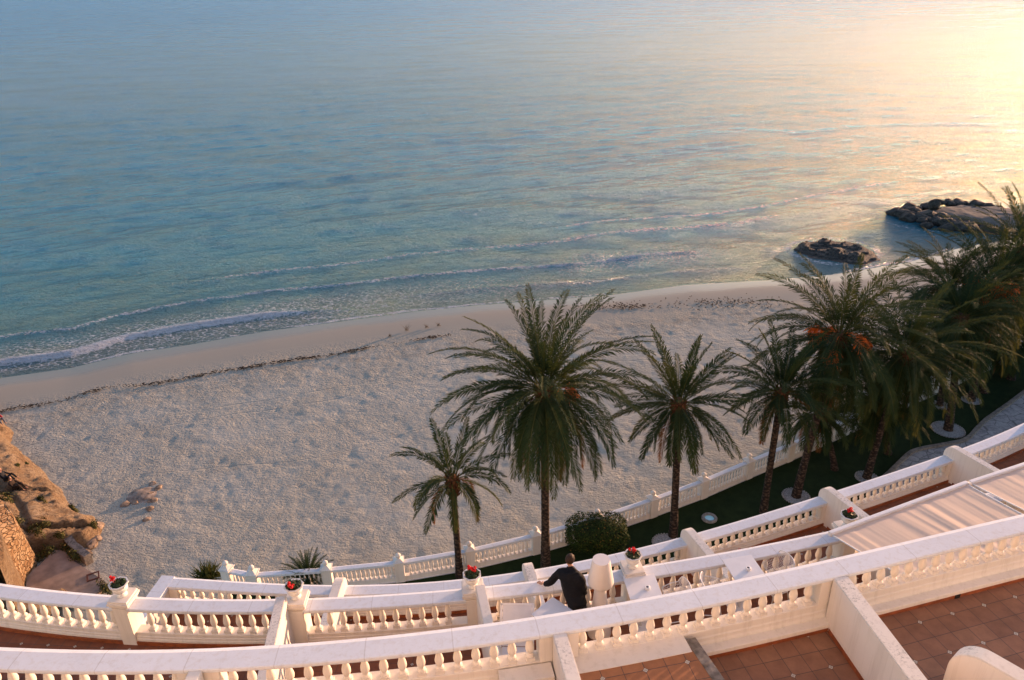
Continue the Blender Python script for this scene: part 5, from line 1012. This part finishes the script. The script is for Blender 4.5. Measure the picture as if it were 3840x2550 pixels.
# tufts
M_TUFT = Mat('scrub_leaf', (.05, .06, .02), .8, .2); M_TUFT.color(M_TUFT.ramp(M_TUFT.attr('tint'), [(0, (.03, .04, .012)), (.5, (.075, .085, .02)), (1, (.14, .10, .035))]))
def tuft(px_, r3, lab, seed, z=None, n=500, grp='green tufts on the cliff'):
    c = on_rock(px_) if z is None else at(*px_, z); rr = random.Random(seed)
    def f(rnd):
        d = nz(np.array([rnd.gauss(0, 1), rnd.gauss(0, 1), abs(rnd.gauss(0, .8))])); return d*np.array(r3)*rnd.uniform(.4, 1.05)*(1+.3*math.sin(d[0]*6+seed)), d
    root = empty('scrub_bush', tuple(c-np.array([0, 0, .05])), R_(-40), lab, 'bush', grp); leaf_cloud('foliage', root, f, n, .06, M_TUFT.m, rr)
TF = [((130, 1985), (1.1, .4, .35)), ((160, 1960), (.7, .3, .25)), ((175, 2060), (.8, .5, .5)), ((145, 2100), (.6, .5, .6)), ((30, 2060), (.8, .5, .6)), ((350, 1975), (.4, .3, .5)), ((270, 1905), (.7, .18, .2)), ((155, 1872), (.6, .18, .2)), ((62, 1743), (.4, .15, .15)), ((20, 1870), (.7, .5, .4)), ((60, 1960), (.5, .4, .4)), ((225, 2005), (.35, .3, .3)), ((50, 2180), (.5, .4, .5)), ((95, 1738), (.35, .15, .12))]
TF.sort(key=lambda q_: q_[0][1])
for i, (p, r3) in enumerate(TF):
    tuft(p, r3, 'low green scrub in a crack of the ochre cliff, %s from the top' % ordi(i), 100+i)
tuft((272, 2075), (1.25, .3, .35), 'bright green plant strip along the low stone wall', 201, -30.6, 900, None); tuft((395, 2205), (.8, .3, .25), 'green weeds at the corner of the concrete pad behind the leftmost urn', 202, -30.75, 500, None)
# beach scrub sticks and weed
M_WEED = simple('dried_seaweed', (.06, .042, .03), .95, .1, .3, 20)
b = MB(); rnd = random.Random(9)
wl = [(0, 1545), (60, 1532), (150, 1518), (240, 1497), (275, 1490), (330, 1468), (400, 1455), (520, 1445), (620, 1428), (740, 1413), (830, 1392), (960, 1370), (1080, 1354), (1300, 1320), (1420, 1300), (1560, 1272), (1700, 1258)]
WL = [at(x, y, -30.98)[:2] for x, y in wl]; WR = Rail(np.array(WL))
for k in range(1100):
    t = rnd.random()**1.25*WR.L; p = WR.off(t, rnd.gauss(0, .16)+.3*math.sin(t*.9)*rnd.random()); q = WR.tan(t); clump = float(vnoise(np.array([t*.45, 3.1, .7])))
    if rnd.random() > clump*1.25: continue
    a = math.atan2(q[1], q[0])+rnd.uniform(-.5, .5); s = rnd.uniform(.03, .10)*(0.4+clump); b.box((p[0], p[1], -30.955+rnd.uniform(-.02, .02)), (s*2.2, s*.5, .03), a)
for k in range(420):
    x, y = rnd.gauss(2330, 70), rnd.gauss(1146, 7)
    if k % 2: x, y = rnd.gauss(2740, 110), rnd.gauss(1132, 11)
    p = at(x, y, -30.95); b.box((p[0], p[1], -30.965), (rnd.uniform(.06, .22), .06, .03), rnd.uniform(0, 3))
o = b.build('seaweed', M_WEED); tag(o, 'dark line of dried seaweed across the sand', 'seaweed', None, 'stuff')
for i, (x, y, h) in enumerate([(1462, 1262, .35), (1525, 1240, .8), (1600, 1228, .4), (1645, 1222, .45)]):
    c = at(x, y, -31.0); r = empty('dry_bush', tuple(c), 0, 'dry twiggy plant on the sand left of the big palm, %s from the left' % ordi(i), 'plant', 'dry plants on the sand'); b = MB(); rr = random.Random(i)
    for k in range(34): a = rr.uniform(0, 6.28); l = h*rr.uniform(.5, 1.1); sp_ = rr.uniform(.1, .9); b.tube([(rr.uniform(-.2, .2), rr.uniform(-.1, .1), 0), (math.cos(a)*sp_*l*.5, math.sin(a)*sp_*l*.3, l*.5), (math.cos(a)*sp_*l, math.sin(a)*sp_*l*.6, l*rr.uniform(.7, 1))], [.008, .006, .003], 4)
    b.build('twigs', simple('dry_twigs', (.22, .17, .11), .9), r)
# ---- people on the rocks
M_DK = simple('dark_coat', (.02, .02, .025), .8, .2); M_BR = simple('brown_coat', (.045, .028, .020), .8, .2); M_RED2 = simple('red_top', (.35, .02, .03), .8, .2); M_GJ = simple('grey_jeans', (.12, .13, .16), .85, .2); M_BJ = simple('blue_jeans', (.05, .08, .14), .85, .2); M_BLK = simple('black_trousers', (.015, .015, .018), .85, .2)
for px_, fc, lab, tp, lg in (((22, 1800), R_(5), 'person in a dark jacket and black trousers sitting on the cliff, upper of the pair', M_DK, M_BLK), ((58, 1832), R_(-8), 'person in a brown coat and dark trousers sitting on the cliff, lower of the pair', M_BR, M_BR), ((-4, 1582), R_(-30), 'person in a red top and grey jeans sitting at the left edge above the beach', M_RED2, M_GJ)):
    c = on_rock(px_); sitter((c[0], c[1], c[2]), fc, lab, tp, lg, 1.0)
